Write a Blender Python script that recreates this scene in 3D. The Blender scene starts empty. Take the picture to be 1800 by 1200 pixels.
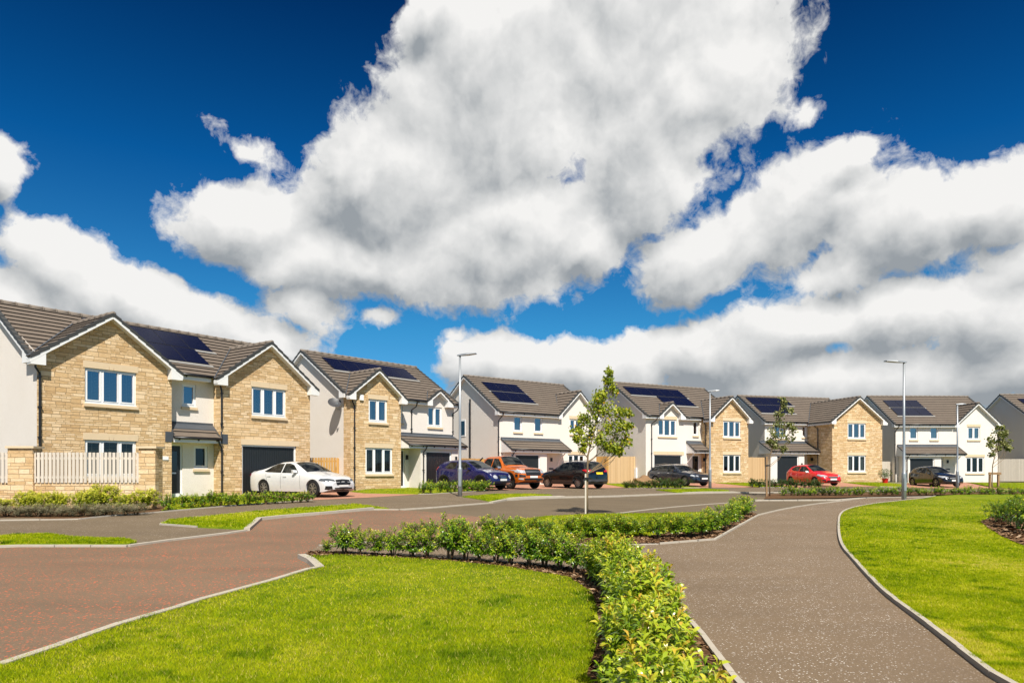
import bpy, bmesh, math, random
import numpy as np
from mathutils import Vector, Matrix
from mathutils.bvhtree import BVHTree
from mathutils.geometry import tessellate_polygon

R = math.radians
scene = bpy.context.scene
COL = scene.collection
random.seed(7)
rng = np.random.default_rng(11)

# ------------------------------------------------------------------ camera
EYE = 1.5
F_PX, CX_PX, HY_PX = 1220.0, 900.0, 828.0
cam = bpy.data.cameras.new('camera')
cam_o = bpy.data.objects.new('camera', cam)
COL.objects.link(cam_o)
cam.sensor_width = 36.0
cam.lens = F_PX / 1800 * 36
cam.shift_y = (HY_PX - 600) / 1800
cam.clip_start = 0.05
cam.clip_end = 3000
cam_o.location = (0, 0, EYE)
cam_o.rotation_euler = (R(90), 0, 0)
scene.camera = cam_o

# ------------------------------------------------------------------ light
scene.view_settings.view_transform = 'Standard'
scene.view_settings.look = 'None'
scene.view_settings.exposure = 0.62
scene.view_settings.gamma = 1.0
SUN_EL = R(51)
SUN_DIR = Vector((0.20, -0.98, 0)).normalized() * math.cos(SUN_EL) + Vector((0, 0, math.sin(SUN_EL)))
sl = bpy.data.lights.new('sun', 'SUN')
sl.energy = 4.6
sl.angle = R(0.5)
sl.color = (1.0, 0.945, 0.85)
so = bpy.data.objects.new('sun', sl)
COL.objects.link(so)
so.rotation_euler = (-SUN_DIR).to_track_quat('-Z', 'Y').to_euler()
so.location = (10, -20, 30)


class NT:
    """tiny node-tree helper"""
    def __init__(s, tree):
        s.t = tree
        s.n = tree.nodes
        s.l = tree.links

    def put(s, sock, v):
        if v is None:
            return
        if isinstance(v, bpy.types.NodeSocket):
            s.l.new(v, sock)
        else:
            try:
                if hasattr(sock.default_value, '__len__') and not hasattr(v, '__len__'):
                    v = (v,) * len(sock.default_value)
                if hasattr(v, '__len__') and len(sock.default_value) == 4 and len(v) == 3:
                    v = tuple(v) + (1,)
            except Exception:
                pass
            sock.default_value = v

    def node(s, typ, ins=None, **kw):
        nd = s.n.new(typ)
        for k, v in kw.items():
            setattr(nd, k, v)
        if ins:
            for k, v in ins.items():
                s.put(nd.inputs[k], v)
        return nd

    def math(s, op, a, b=None, c=None, clamp=False):
        nd = s.n.new('ShaderNodeMath')
        nd.operation = op
        nd.use_clamp = clamp
        s.put(nd.inputs[0], a)
        if b is not None: s.put(nd.inputs[1], b)
        if c is not None: s.put(nd.inputs[2], c)
        return nd.outputs[0]

    def vmath(s, op, a, b=None, out=0):
        nd = s.n.new('ShaderNodeVectorMath')
        nd.operation = op
        s.put(nd.inputs[0], a)
        if b is not None: s.put(nd.inputs[1], b)
        return nd.outputs[out]

    def mix(s, fac, a, b, blend='MIX'):
        nd = s.n.new('ShaderNodeMix')
        nd.data_type = 'RGBA'
        nd.blend_type = blend
        nd.clamp_factor = True
        s.put(nd.inputs['Factor'], fac)
        s.put(nd.inputs[6], a)
        s.put(nd.inputs[7], b)
        return nd.outputs[2]

    def noise(s, vec, scale, detail=4, rough=0.55, dist=0.0, out='Fac'):
        nd = s.n.new('ShaderNodeTexNoise')
        if vec is not None: s.put(nd.inputs['Vector'], vec)
        nd.inputs['Scale'].default_value = scale
        nd.inputs['Detail'].default_value = detail
        nd.inputs['Roughness'].default_value = rough
        nd.inputs['Distortion'].default_value = dist
        return nd.outputs[out]

    def mr(s, v, a, b, c=0.0, d=1.0, interp='LINEAR'):
        nd = s.n.new('ShaderNodeMapRange')
        nd.interpolation_type = interp
        s.put(nd.inputs['Value'], v)
        for k, x in zip(('From Min', 'From Max', 'To Min', 'To Max'), (a, b, c, d)):
            s.put(nd.inputs[k], x)
        return nd.outputs[0]

    def ramp(s, v, stops, interp='LINEAR'):
        nd = s.n.new('ShaderNodeValToRGB')
        s.put(nd.inputs[0], v)
        cr = nd.color_ramp
        cr.interpolation = interp
        while len(cr.elements) < len(stops):
            cr.elements.new(0.5)
        for e, (p, c) in zip(cr.elements, stops):
            e.position = p
            e.color = tuple(c) + (1,) if len(c) == 3 else c
        return nd.outputs[0]


# ------------------------------------------------------------------ world: blue sky with cumulus
world = bpy.data.worlds.new('World')
scene.world = world
world.use_nodes = True


def azel(px, py):
    x = (px - CX_PX) / F_PX
    z = (HY_PX - py) / F_PX
    return math.atan2(x, 1), math.atan2(z, math.hypot(x, 1))


# cloud masses: centre, radii (in the photo's degrees of view), tilt, weight
CLOUDS = [
    (1090, 60, 330, 170, 0, 1.15), (880, 170, 270, 190, 20, 1.15), (700, 330, 250, 150, 25, 1.15), (440, 390, 165, 90, 10, 1.1),
    (620, 455, 270, 85, -5, 1.05), (880, 420, 260, 130, 15, 1.1), (1130, 260, 190, 160, 30, 1.1), (1220, 120, 170, 150, 0, 1.1), (760, 20, 95, 70, 30, .9),
    (1030, 430, 110, 75, 20, .85), (850, 500, 140, 45, 0, .8),
    (1240, 445, 175, 85, 20, 1.05), (1420, 370, 170, 105, 15, 1.1), (1590, 400, 200, 95, 12, 1.05), (1740, 340, 170, 90, 5, 1.05), (1500, 275, 75, 55, 0, .8),
    (1480, 480, 150, 50, 5, .7), (1210, 320, 120, 50, 20, .55), (1820, 425, 150, 45, 8, .45),
    (120, 485, 165, 95, -25, 1.05), (20, 560, 260, 110, 0, 1.1), (300, 545, 230, 70, -18, 1.1), (450, 600, 130, 45, -10, .9), (545, 545, 90, 50, 10, .55),
    (0, 278, 84, 72, 0, .8), (440, 255, 90, 30, -12, .34), (1410, 190, 50, 24, 10, .26), (660, 565, 36, 26, 0, .5), (1250, 75, 30, 20, 40, .25), (1560, 180, 25, 22, 0, .12),
    (860, 640, 130, 70, 0, 1.0), (1030, 650, 190, 75, 0, 1.05), (1270, 620, 190, 80, 8, 1.1), (1420, 580, 150, 65, 10, 1.05), (1580, 560, 140, 80, 15, 1.05), (1730, 560, 160, 105, 5, 1.1),
    (1500, 680, 420, 80, 0, 1.15), (1100, 740, 600, 60, 0, 1.1), (1900, 640, 220, 130, 0, 1.05), (800, 590, 45, 20, 0, .45),
    (-230, 330, 120, 60, 0, .6), (-300, 600, 300, 110, 0, 1.0), (2150, 260, 220, 110, 10, .9),
]


def cloud_group():
    g = bpy.data.node_groups.new('cloud_density', 'ShaderNodeTree')
    g.interface.new_socket('Dir', in_out='INPUT', socket_type='NodeSocketVector')
    g.interface.new_socket('D', in_out='OUTPUT', socket_type='NodeSocketFloat')
    g.interface.new_socket('S', in_out='OUTPUT', socket_type='NodeSocketFloat')
    t = NT(g)
    gi = g.nodes.new('NodeGroupInput')
    go = g.nodes.new('NodeGroupOutput')
    sep = t.node('ShaderNodeSeparateXYZ', {0: gi.outputs[0]})
    az = t.math('ARCTAN2', sep.outputs[0], sep.outputs[1])
    el = t.math('ARCSINE', sep.outputs[2])
    v = t.node('ShaderNodeCombineXYZ', {0: az, 1: el, 2: 0.0}).outputs[0]
    w1 = t.noise(v, 7.0, 5, 0.55, out='Color')
    w1 = t.vmath('SUBTRACT', w1, (0.5, 0.5, 0.5))
    w1 = t.vmath('MULTIPLY', w1, (0.10, 0.075, 0.0))
    vw = t.vmath('ADD', v, w1)
    acc = None
    for (px, py, rx, ry, rot, wt) in CLOUDS:
        a, e = azel(px, py)
        x0 = (px - CX_PX) / F_PX
        k = 1 / (1 + x0 * x0)
        mp = t.node('ShaderNodeMapping', vector_type='TEXTURE')
        t.put(mp.inputs['Vector'], vw)
        mp.inputs['Location'].default_value = (a, e, 0)
        mp.inputs['Rotation'].default_value = (0, 0, R(rot))
        mp.inputs['Scale'].default_value = (rx / F_PX * k * 1.06, ry / F_PX * math.sqrt(k) * 1.06, 1)
        ln = t.vmath('LENGTH', mp.outputs[0], out=1)
        d = t.math('MULTIPLY_ADD', ln, -1.0 * wt, 1.0 * wt)
        acc = d if acc is None else t.math('SMOOTH_MAX', acc, d, 0.22)
    # unseen clouds behind and beside the viewer, cover raised for neutral fill light
    big = t.noise(t.vmath('MULTIPLY', gi.outputs[0], (1, 1, 2.2)), 1.7, 3, 0.5)
    rest = t.mr(big, 0.40, 0.62, -0.6, 0.9)
    back = t.mr(el, 0.30, 0.55, 1, 0, 'SMOOTHSTEP')  # low band kept clear of cloud so window panes mirror blue
    rest = t.math('MULTIPLY_ADD', back, -1.0, rest)
    aab = t.math('ABSOLUTE', az)
    side = t.mr(aab, 0.80, 0.95, 0.0, 1.0, 'SMOOTHSTEP')
    hi = t.mr(el, 0.62, 0.78, 0.0, 1.0, 'SMOOTHSTEP')
    out = t.math('MAXIMUM', side, hi)
    m = t.node('ShaderNodeMix', {0: out, 2: acc, 3: rest}, data_type='FLOAT').outputs[0]
    f1 = t.noise(vw, 9.0, 9, 0.60)
    f2 = t.noise(v, 34.0, 7, 0.66, 0.5)
    vo = t.node('ShaderNodeTexVoronoi', feature='F1', normalize=True)
    t.put(vo.inputs['Vector'], t.vmath('ADD', vw, t.vmath('MULTIPLY', t.vmath('SUBTRACT', t.noise(v, 22.0, 4, 0.6, out='Color'), (.5, .5, .5)), (.05, .05, 0))))
    vo.inputs['Scale'].default_value = 13.0
    vo.inputs['Detail'].default_value = 3.0
    vo.inputs['Roughness'].default_value = 0.55
    puff = t.math('MULTIPLY', t.math('SUBTRACT', 0.30, vo.outputs['Distance']), 0.62)
    f = t.math('MULTIPLY_ADD', t.math('SUBTRACT', f1, 0.5), 1.0, t.math('MULTIPLY', t.math('SUBTRACT', f2, 0.5), 0.46))
    f = t.math('ADD', f, puff)
    m = t.math('MINIMUM', m, 0.85)
    f3 = t.noise(vw, 6.5, 4, 0.5)
    g.links.new(t.math('ADD', t.math('MULTIPLY_ADD', t.math('SUBTRACT', f3, 0.5), 1.5, m), t.math('MULTIPLY', puff, 1.1)), go.inputs[1])
    g.links.new(t.math('ADD', m, f), go.inputs[0])
    return g


wt = NT(world.node_tree)
world.node_tree.nodes.clear()
geo_dir = wt.node('ShaderNodeTexCoord').outputs['Generated']
CG = cloud_group()


def dens(vec):
    nd = wt.n.new('ShaderNodeGroup')
    nd.node_tree = CG
    wt.put(nd.inputs[0], vec)
    return nd.outputs


d0, s0_ = dens(geo_dir)
offv = wt.vmath('NORMALIZE', wt.vmath('ADD', geo_dir, (0.012, 0.0, 0.036)))
d1, s1_ = dens(offv)
mask = wt.mr(d0, 0.10, 0.29, 0, 1, 'LINEAR')
grad = wt.math('ADD', wt.math('MULTIPLY', wt.math('SUBTRACT', s0_, s1_), 0.8), wt.math('MULTIPLY', wt.math('SUBTRACT', d0, d1), 0.34))
thick = wt.mr(d0, 0.25, 1.1, 0, 1, 'SMOOTHSTEP')
lum = wt.math('MULTIPLY_ADD', grad, 0.85, 0.775)
lum = wt.math('MULTIPLY_ADD', thick, -0.16, lum)
soft = wt.noise(geo_dir, 5.0, 4, 0.5)
lum = wt.math('MULTIPLY_ADD', wt.math('SUBTRACT', soft, 0.5), 0.55, lum)
sepw = wt.node('ShaderNodeSeparateXYZ', {0: geo_dir})
low = wt.mr(sepw.outputs[2], 0.06, 0.24, 0.74, 1.0, 'SMOOTHSTEP')
lum = wt.math('MULTIPLY', lum, low)
lum = wt.math('MAXIMUM', wt.math('MINIMUM', lum, 0.98), 0.34)
ccol = wt.ramp(lum, [(0.0, (0.16, 0.19, 0.22)), (0.30, (0.30, 0.335, 0.37)), (0.60, (0.64, 0.655, 0.66)), (0.85, (0.87, 0.87, 0.86)), (1.0, (1.0, 0.99, 0.97))])
sky = wt.node('ShaderNodeTexSky')
sky.sky_type = 'NISHITA'
sky.sun_disc = False
sky.sun_elevation = SUN_EL
sky.sun_rotation = math.atan2(SUN_DIR.x, SUN_DIR.y)
sky.altitude = 300
sky.air_density = 1.0
sky.dust_density = 0.3
sky.ozone_density = 3.0
bg1 = wt.node('ShaderNodeBackground', {'Strength': 0.068})
skyc = wt.mix(1.0, sky.outputs[0], (0.20, 0.62, 1.02), 'MULTIPLY')
# polarised deep blue overhead, paler towards the horizon
zf = wt.mr(sepw.outputs[2], 0.03, 0.58, 0, 1)
pol = wt.ramp(zf, [(0.0, (1.9, 1.18, 1.02)), (0.30, (0.85, 1.15, .95)), (0.64, (.10, .70, .80)), (1.0, (0.01, 0.24, 0.36))])
skyc = wt.mix(1.0, skyc, pol, 'MULTIPLY')
wt.put(bg1.inputs['Color'], skyc)
bg2 = wt.node('ShaderNodeBackground', {'Strength': 0.60})
wt.put(bg2.inputs['Color'], ccol)
mx = wt.node('ShaderNodeMixShader', {0: mask, 1: bg1.outputs[0], 2: bg2.outputs[0]})
wo = wt.node('ShaderNodeOutputWorld')
wt.l.new(mx.outputs[0], wo.inputs['Surface'])
world.cycles.sampling_method = 'MANUAL'
world.cycles.sample_map_resolution = 512

# ------------------------------------------------------------------ terrain height
CTRL = [(-13, 28, .46), (-9, 34, .52), (-8.4, 27.9, .42), (-5, 30, .42), (-7.5, 36, .6), (-4, 40, .6), (-2, 35.5, .50), (0, 38, .48), (3.7, 40.6, .48), (-1, 46, .6), (5, 50, .6), (11.4, 46, .44), (16, 53, .64), (10, 53, .64),
        (21.2, 49, .44), (24, 56, .65), (30, 57, .65), (29.6, 50, .32), (34, 59.5, .6), (40, 59.5, .6), (44, 58, .6), (17, 30, .22), (-2.2, 29.6, .40), (-14, 23, .34), (-20, 20, .3), (-20, 30, .45),
        (32, 47, .28), (36, 40, .24), (10, 25, .22), (4, 20, .2), (-6, 20, .26), (-12, 16, .16), (0, 15, .10), (8, 15, .08), (16, 18, .10), (25, 25, .18), (30, 30, .22),
        (45, 40, .3), (50, 60, .6), (20, 40, .33), (10, 38, .38), (-8, 12, .04), (0, 10, 0), (6, 10, 0), (14, 10, 0), (-14, 8, 0), (0, 4, 0), (6, 3, 0), (-8, 4, 0), (0, 0, 0), (20, 4, 0), (-20, 3, 0),
        (0, 70, .6), (30, 75, .6), (60, 80, .6), (-30, 60, .6), (-30, 40, .5), (-30, 12, .1), (30, 12, .05)]
CX_ = np.array([c[0] for c in CTRL], float)
CY_ = np.array([c[1] for c in CTRL], float)
CZ_ = np.array([c[2] for c in CTRL], float)


def gz(x, y):
    x = np.asarray(x, float)
    y = np.asarray(y, float)
    d2 = (x[..., None] - CX_) ** 2 + (y[..., None] - CY_) ** 2
    w = np.exp(-d2 / (2 * 3.6 ** 2)) + 1e-4 / (1 + d2 * d2 / 1e4)
    return (w * CZ_).sum(-1) / w.sum(-1)


def G(x, y):
    return float(gz(x, y))


def P(px, py):
    """ground point seen at a pixel of the 1800x1200 photograph"""
    g = 0.2
    for _ in range(30):
        Y = F_PX * (EYE - g) / (py - HY_PX)
        X = (px - CX_PX) / F_PX * Y
        g = 0.5 * g + 0.5 * G(X, Y)
    return (X, Y)


def PP(pts):
    return [P(*p) if len(p) == 2 else (p[0], p[1]) for p in pts]      # 3-tuples are already metres


# ------------------------------------------------------------------ mesh helpers
class MB:
    def __init__(s):
        s.v, s.f, s.m, s.uv = [], [], [], {}

    def face(s, pts, mat=0, uv=None):
        b = len(s.v)
        s.v += [tuple(p) for p in pts]
        s.f.append(tuple(range(b, b + len(pts))))
        s.m.append(mat)
        if uv: s.uv[len(s.f) - 1] = uv

    def box(s, x0, x1, y0, y1, z0, z1, mat=0):
        s.hexa([(x0, y0, z0), (x1, y0, z0), (x1, y1, z0), (x0, y1, z0), (x0, y0, z1), (x1, y0, z1), (x1, y1, z1), (x0, y1, z1)], mat)

    def hexa(s, c, mat=0):
        b = len(s.v)
        s.v += [tuple(p) for p in c]
        for q in ((0, 3, 2, 1), (4, 5, 6, 7), (0, 1, 5, 4), (1, 2, 6, 5), (2, 3, 7, 6), (3, 0, 4, 7)):
            s.f.append(tuple(b + i for i in q))
            s.m.append(mat)

    def bar(s, a, b, wvec, hvec, mat=0):
        """box from a to b whose cross-section is spanned by wvec, hvec from the line"""
        a, b, w, h = Vector(a), Vector(b), Vector(wvec), Vector(hvec)
        s.hexa([a, b, b + w, a + w, a + h, b + h, b + w + h, a + w + h], mat)

    def tube(s, path, rad, n=8, mat=0, cap=True):
        pts = [Vector(p) for p in path]
        rs = rad if hasattr(rad, '__len__') else [rad] * len(pts)
        rings = []
        up = Vector((0.13, 0.31, 0.94)).normalized()
        for i, p in enumerate(pts):
            t = (pts[min(i + 1, len(pts) - 1)] - pts[max(i - 1, 0)])
            if t.length < 1e-9: t = Vector((0, 0, 1))
            t.normalize()
            a = t.cross(up)
            if a.length < 1e-3: a = t.cross(Vector((1, 0, 0)))
            a.normalize()
            c = t.cross(a)
            base = len(s.v)
            for k in range(n):
                th = 2 * math.pi * k / n
                s.v.append(tuple(p + (a * math.cos(th) + c * math.sin(th)) * rs[i]))
            rings.append(base)
        for i in range(len(rings) - 1):
            for k in range(n):
                k2 = (k + 1) % n
                s.f.append((rings[i] + k, rings[i] + k2, rings[i + 1] + k2, rings[i + 1] + k))
                s.m.append(mat)
        if cap:
            s.f.append(tuple(rings[0] + k for k in reversed(range(n)))); s.m.append(mat)
            s.f.append(tuple(rings[-1] + k for k in range(n))); s.m.append(mat)

    def prism(s, poly, axis, a0, a1, mat=0):
        """polygon given in the plane of the two other axes, extruded along axis (0,1,2)"""
        def mk(p, a):
            if axis == 0: return (a, p[0], p[1])
            if axis == 1: return (p[0], a, p[1])
            return (p[0], p[1], a)
        n = len(poly)
        s.face([mk(p, a0) for p in poly], mat)
        s.face([mk(p, a1) for p in reversed(poly)], mat)
        for i in range(n):
            j = (i + 1) % n
            s.face([mk(poly[i], a0), mk(poly[i], a1), mk(poly[j], a1), mk(poly[j], a0)], mat)

    def build(s, name, mats, parent=None, smooth=False, recalc=False):
        me = bpy.data.meshes.new(name)
        me.from_pydata(s.v, [], s.f)
        if not isinstance(mats, (list, tuple)): mats = [mats]
        for m in mats: me.materials.append(m)
        if recalc:
            bm = bmesh.new(); bm.from_mesh(me)
            bmesh.ops.remove_doubles(bm, verts=bm.verts, dist=1e-4)
            bmesh.ops.recalc_face_normals(bm, faces=bm.faces)
            bm.to_mesh(me); bm.free()
        else:
            me.polygons.foreach_set('material_index', s.m)
            uvl = me.uv_layers.new(name='UVMap')
            for p in me.polygons:
                cu = s.uv.get(p.index)
                n = p.normal
                ax = max(range(3), key=lambda i: abs(n[i]))
                for k, li in enumerate(p.loop_indices):
                    if cu:
                        uvl.data[li].uv = cu[k]
                    else:
                        co = me.vertices[p.vertices[k]].co
                        uvl.data[li].uv = (co.y, co.z) if ax == 0 else ((co.x, co.z) if ax == 1 else (co.x, co.y))
        if smooth:
            me.polygons.foreach_set('use_smooth', [True] * len(me.polygons))
        me.update()
        o = bpy.data.objects.new(name, me)
        COL.objects.link(o)
        if parent: o.parent = parent
        return o


def empty(name, label, cat, loc=(0, 0, 0), rz=0.0, group=None):
    o = bpy.data.objects.new(name, None)
    COL.objects.link(o)
    o.empty_display_size = 0.3
    o.location = loc
    o.rotation_euler = (0, 0, rz)
    return tag(o, label, cat, group)


def tag(o, label=None, cat=None, group=None, kind=None):
    if label: o['label'] = label
    if cat: o['category'] = cat
    if group: o['group'] = group
    if kind: o['kind'] = kind
    return o


def dup(root, loc, rz, scale=1.0, label=None, group=None):
    r = root.copy(); COL.objects.link(r)
    r.location = loc; r.rotation_euler = (0, 0, rz)
    r.scale = scale if hasattr(scale, '__len__') else (scale,) * 3
    if label: r['label'] = label
    if group: r['group'] = group
    for ch in list(root.children):
        c = ch.copy(); COL.objects.link(c); c.parent = r
        for gch in list(ch.children):
            d = gch.copy(); COL.objects.link(d); d.parent = c
    return r


# ------------------------------------------------------------------ materials
def mat_new(name):
    m = bpy.data.materials.new(name)
    m.use_nodes = True
    t = NT(m.node_tree)
    b = m.node_tree.nodes['Principled BSDF']
    return m, t, b


def simple(name, col, rough=0.6, metal=0.0, var=0.10, scale=12.0, spec=0.5, coat=0.0, bump=0.0, bscale=60, emit=0):
    m, t, b = mat_new(name)
    tc = t.node('ShaderNodeTexCoord').outputs['Object']
    n = t.noise(tc, scale, 4)
    c = t.mix(n, tuple(x * (1 - var) for x in col), tuple(min(1, x * (1 + var)) for x in col))
    t.put(b.inputs['Base Color'], c)
    b.inputs['Roughness'].default_value = rough
    b.inputs['Metallic'].default_value = metal
    b.inputs['Specular IOR Level'].default_value = spec
    b.inputs['Coat Weight'].default_value = coat
    b.inputs['Coat Roughness'].default_value = 0.04
    if bump:
        bn = t.node('ShaderNodeBump', {'Strength': bump, 'Distance': 0.01, 'Height': t.noise(tc, bscale, 5)})
        t.l.new(bn.outputs[0], b.inputs['Normal'])
    return m


def mat_render():
    m, t, b = mat_new('roughcast_render')
    tc = t.node('ShaderNodeTexCoord').outputs['Object']
    big = t.noise(tc, 0.6, 4, 0.6)
    fine = t.noise(tc, 55, 4, 0.7)
    c = t.mix(big, (0.75, 0.69, 0.62), (0.83, 0.78, 0.72))
    c = t.mix(t.mr(fine, 0.35, 0.65), t.mix(1.0, c, (0.82, 0.80, 0.78), 'MULTIPLY'), c)
    sep = t.node('ShaderNodeSeparateXYZ', {0: tc})
    dirt = t.mr(sep.outputs[2], -0.1, 0.5, 1, 0)
    dirt = t.math('MULTIPLY', dirt, t.mr(t.noise(tc, 3.0, 5), 0.4, 0.7))
    c = t.mix(t.math('MULTIPLY', dirt, 0.4), c, (0.42, 0.36, 0.28))
    t.put(b.inputs['Base Color'], c)
    b.inputs['Roughness'].default_value = 0.9
    b.inputs['Specular IOR Level'].default_value = 0.2
    bn = t.node('ShaderNodeBump', {'Strength': 0.7, 'Distance': 0.012, 'Height': fine})
    t.l.new(bn.outputs[0], b.inputs['Normal'])
    return m


def mat_stone(scale=1.0, tint=(1, 1, 1)):
    m, t, b = mat_new('split_stone')
    uv = t.node('ShaderNodeTexCoord').outputs['UV']
    obj = t.node('ShaderNodeTexCoord').outputs['Object']
    # uneven courses: bend the height before laying the blocks
    sep = t.node('ShaderNodeSeparateXYZ', {0: uv})
    u, v = sep.outputs[0], sep.outputs[1]
    v2 = t.math('ADD', v, t.math('MULTIPLY', t.math('SINE', t.math('MULTIPLY', v, 14.0)), 0.028))
    v2 = t.math('ADD', v2, t.math('MULTIPLY', t.math('SUBTRACT', t.noise(uv, 2.2, 2), 0.5), 0.012))
    w = t.node('ShaderNodeCombineXYZ', {0: u, 1: v2, 2: 0.0}).outputs[0]
    outs = []
    for (bw, rh, of, sq) in ((0.30, 0.0886, 0.43, 0.7), (0.42, 0.124, 0.37, 0.8)):
        br = t.node('ShaderNodeTexBrick', offset=of, squash=sq, squash_frequency=3, offset_frequency=2)
        t.put(br.inputs['Vector'], w)
        br.inputs['Color1'].default_value = (0.0, 0, 0, 1)
        br.inputs['Color2'].default_value = (1, 1, 1, 1)
        br.inputs['Mortar'].default_value = (0.5, 0.5, 0.5, 1)
        br.inputs['Scale'].default_value = 1.0
        br.inputs['Mortar Size'].default_value = 0.006
        br.inputs['Mortar Smooth'].default_value = 0.3
        br.inputs['Bias'].default_value = 0.0
        br.inputs['Brick Width'].default_value = bw
        br.inputs['Row Height'].default_value = rh
        outs.append(br)
    cellv = t.node('ShaderNodeCombineXYZ', {0: t.math('FLOOR', t.math('MULTIPLY', u, 0.76)), 1: t.math('FLOOR', t.math('DIVIDE', v2, 0.62)), 2: 0.0}).outputs[0]
    sel = t.math('GREATER_THAN', t.node('ShaderNodeTexWhiteNoise', {0: cellv}, noise_dimensions='3D').outputs[0], 0.62)
    bc = t.mix(sel, outs[0].outputs[0], outs[1].outputs[0])
    bf = t.node('ShaderNodeMix', {0: sel, 2: outs[0].outputs[1], 3: outs[1].outputs[1]}, data_type='FLOAT').outputs[0]
    rnd = t.node('ShaderNodeSeparateColor', {0: bc}).outputs[0]
    n = t.noise(obj, 9.0, 6, 0.65)
    nb = t.noise(obj, 2.1, 3, 0.5)
    k = t.math('ADD', t.math('MULTIPLY', rnd, 0.62), t.math('MULTIPLY', n, 0.55))
    c = t.ramp(k, [(0.10, (0.36, 0.225, 0.10)), (0.34, (0.56, 0.39, 0.19)), (0.58, (0.67, 0.50, 0.28)), (0.82, (0.76, 0.61, 0.39)), (1.0, (0.82, 0.70, 0.50))])
    c = t.mix(t.math('MULTIPLY', nb, 0.35), c, (0.50, 0.40, 0.28))
    c = t.mix(t.math('MULTIPLY', bf, 0.85), c, (0.24, 0.17, 0.10))
    c = t.mix(1.0, c, tint, 'MULTIPLY')
    t.put(b.inputs['Base Color'], c)
    b.inputs['Roughness'].default_value = 0.88
    b.inputs['Specular IOR Level'].default_value = 0.25
    h = t.math('ADD', t.math('MULTIPLY', t.math('SUBTRACT', 1.0, bf), 1.0), t.math('ADD', t.math('MULTIPLY', t.noise(obj, 22, 6, 0.7), 1.1), t.math('MULTIPLY', rnd, 0.5)))
    bn = t.node('ShaderNodeBump', {'Strength': 1.0, 'Distance': 0.03, 'Height': h})
    t.l.new(bn.outputs[0], b.inputs['Normal'])
    return m


def mat_roof(name, col, lead=False):
    m, t, b = mat_new(name)
    uv = t.node('ShaderNodeTexCoord').outputs['UV']
    obj = t.node('ShaderNodeTexCoord').outputs['Object']
    br = t.node('ShaderNodeTexBrick', offset=0.5)
    t.put(br.inputs['Vector'], uv)
    br.inputs['Color1'].default_value = (0, 0, 0, 1)
    br.inputs['Color2'].default_value = (1, 1, 1, 1)
    br.inputs['Mortar'].default_value = (0.5, 0.5, 0.5, 1)
    br.inputs['Scale'].default_value = 1.0
    br.inputs['Mortar Size'].default_value = 0.006
    br.inputs['Brick Width'].default_value = 0.33
    br.inputs['Row Height'].default_value = 0.335
    rnd = t.node('ShaderNodeSeparateColor', {0: br.outputs[0]}).outputs[0]
    n = t.noise(obj, 1.3, 5, 0.6)
    fine = t.noise(obj, 40, 3, 0.6)
    k = t.math('ADD', t.math('MULTIPLY', rnd, 0.16), t.math('ADD', t.math('MULTIPLY', n, 0.5), t.math('MULTIPLY', fine, 0.3)))
    c = t.mix(k, tuple(x * 0.72 for x in col), tuple(x * 1.28 for x in col))
    c = t.mix(t.math('MULTIPLY', br.outputs[1], 0.10), c, tuple(x * 0.4 for x in col))
    t.put(b.inputs['Base Color'], c)
    b.inputs['Roughness'].default_value = 0.75
    b.inputs['Specular IOR Level'].default_value = 0.3
    bn = t.node('ShaderNodeBump', {'Strength': 0.4, 'Distance': 0.01, 'Height': fine})
    t.l.new(bn.outputs[0], b.inputs['Normal'])
    return m


def mat_asphalt(name, base, chips, chip_cols, chip_scale=60, chip_thr=0.16, patch=0.25, chip_patch=True):
    m, t, b = mat_new(name)
    obj = t.node('ShaderNodeTexCoord').outputs['Object']
    n1 = t.noise(obj, 0.35, 4, 0.6)
    n2 = t.noise(obj, 90, 3, 0.7)
    c = t.mix(n1, tuple(x * (1 - patch) for x in base), tuple(x * (1 + patch) for x in base))
    # worn wheel tracks / stains
    st = t.noise(t.vmath('MULTIPLY', obj, (0.16, 0.9, 1)), 1.0, 5, 0.6)
    c = t.mix(t.mr(st, 0.45, 0.72, 0, 0.6), c, tuple(x * 0.72 for x in base))
    c = t.mix(t.mr(n2, 0.3, 0.7), t.mix(1.0, c, (0.62, 0.62, 0.63), 'MULTIPLY'), t.mix(1.0, c, (1.25, 1.22, 1.2), 'MULTIPLY'))
    h = n2
    for i, (sc, thr, col, amt) in enumerate(chips):
        vo = t.node('ShaderNodeTexVoronoi', feature='F1')
        t.put(vo.inputs['Vector'], t.vmath('ADD', obj, (3.1 * i, 7.7 * i, 0)))
        vo.inputs['Scale'].default_value = sc
        dist = vo.outputs['Distance']
        rn = t.node('ShaderNodeSeparateColor', {0: vo.outputs['Color']})
        on = t.math('GREATER_THAN', rn.outputs[0], thr)
        pn = t.noise(obj, 0.7 + i * 0.4, 3, 0.6)
        size = t.math('MULTIPLY', rn.outputs[1], 0.42)
        hit = t.math('LESS_THAN', dist, size)
        f = t.math('MULTIPLY', t.math('MULTIPLY', on, hit), t.mr(pn, 0.28, 0.62, 0.15, 1.0))
        cc = t.mix(rn.outputs[2], tuple(x * 0.75 for x in col), col)
        c = t.mix(t.math('MULTIPLY', f, amt), c, cc)
        h = t.math('ADD', h, t.math('MULTIPLY', f, 0.4))
    t.put(b.inputs['Base Color'], c)
    b.inputs['Roughness'].default_value = 0.85
    b.inputs['Specular IOR Level'].default_value = 0.3
    bn = t.node('ShaderNodeBump', {'Strength': 0.5, 'Distance': 0.006, 'Height': h})
    t.l.new(bn.outputs[0], b.inputs['Normal'])
    return m


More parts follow.
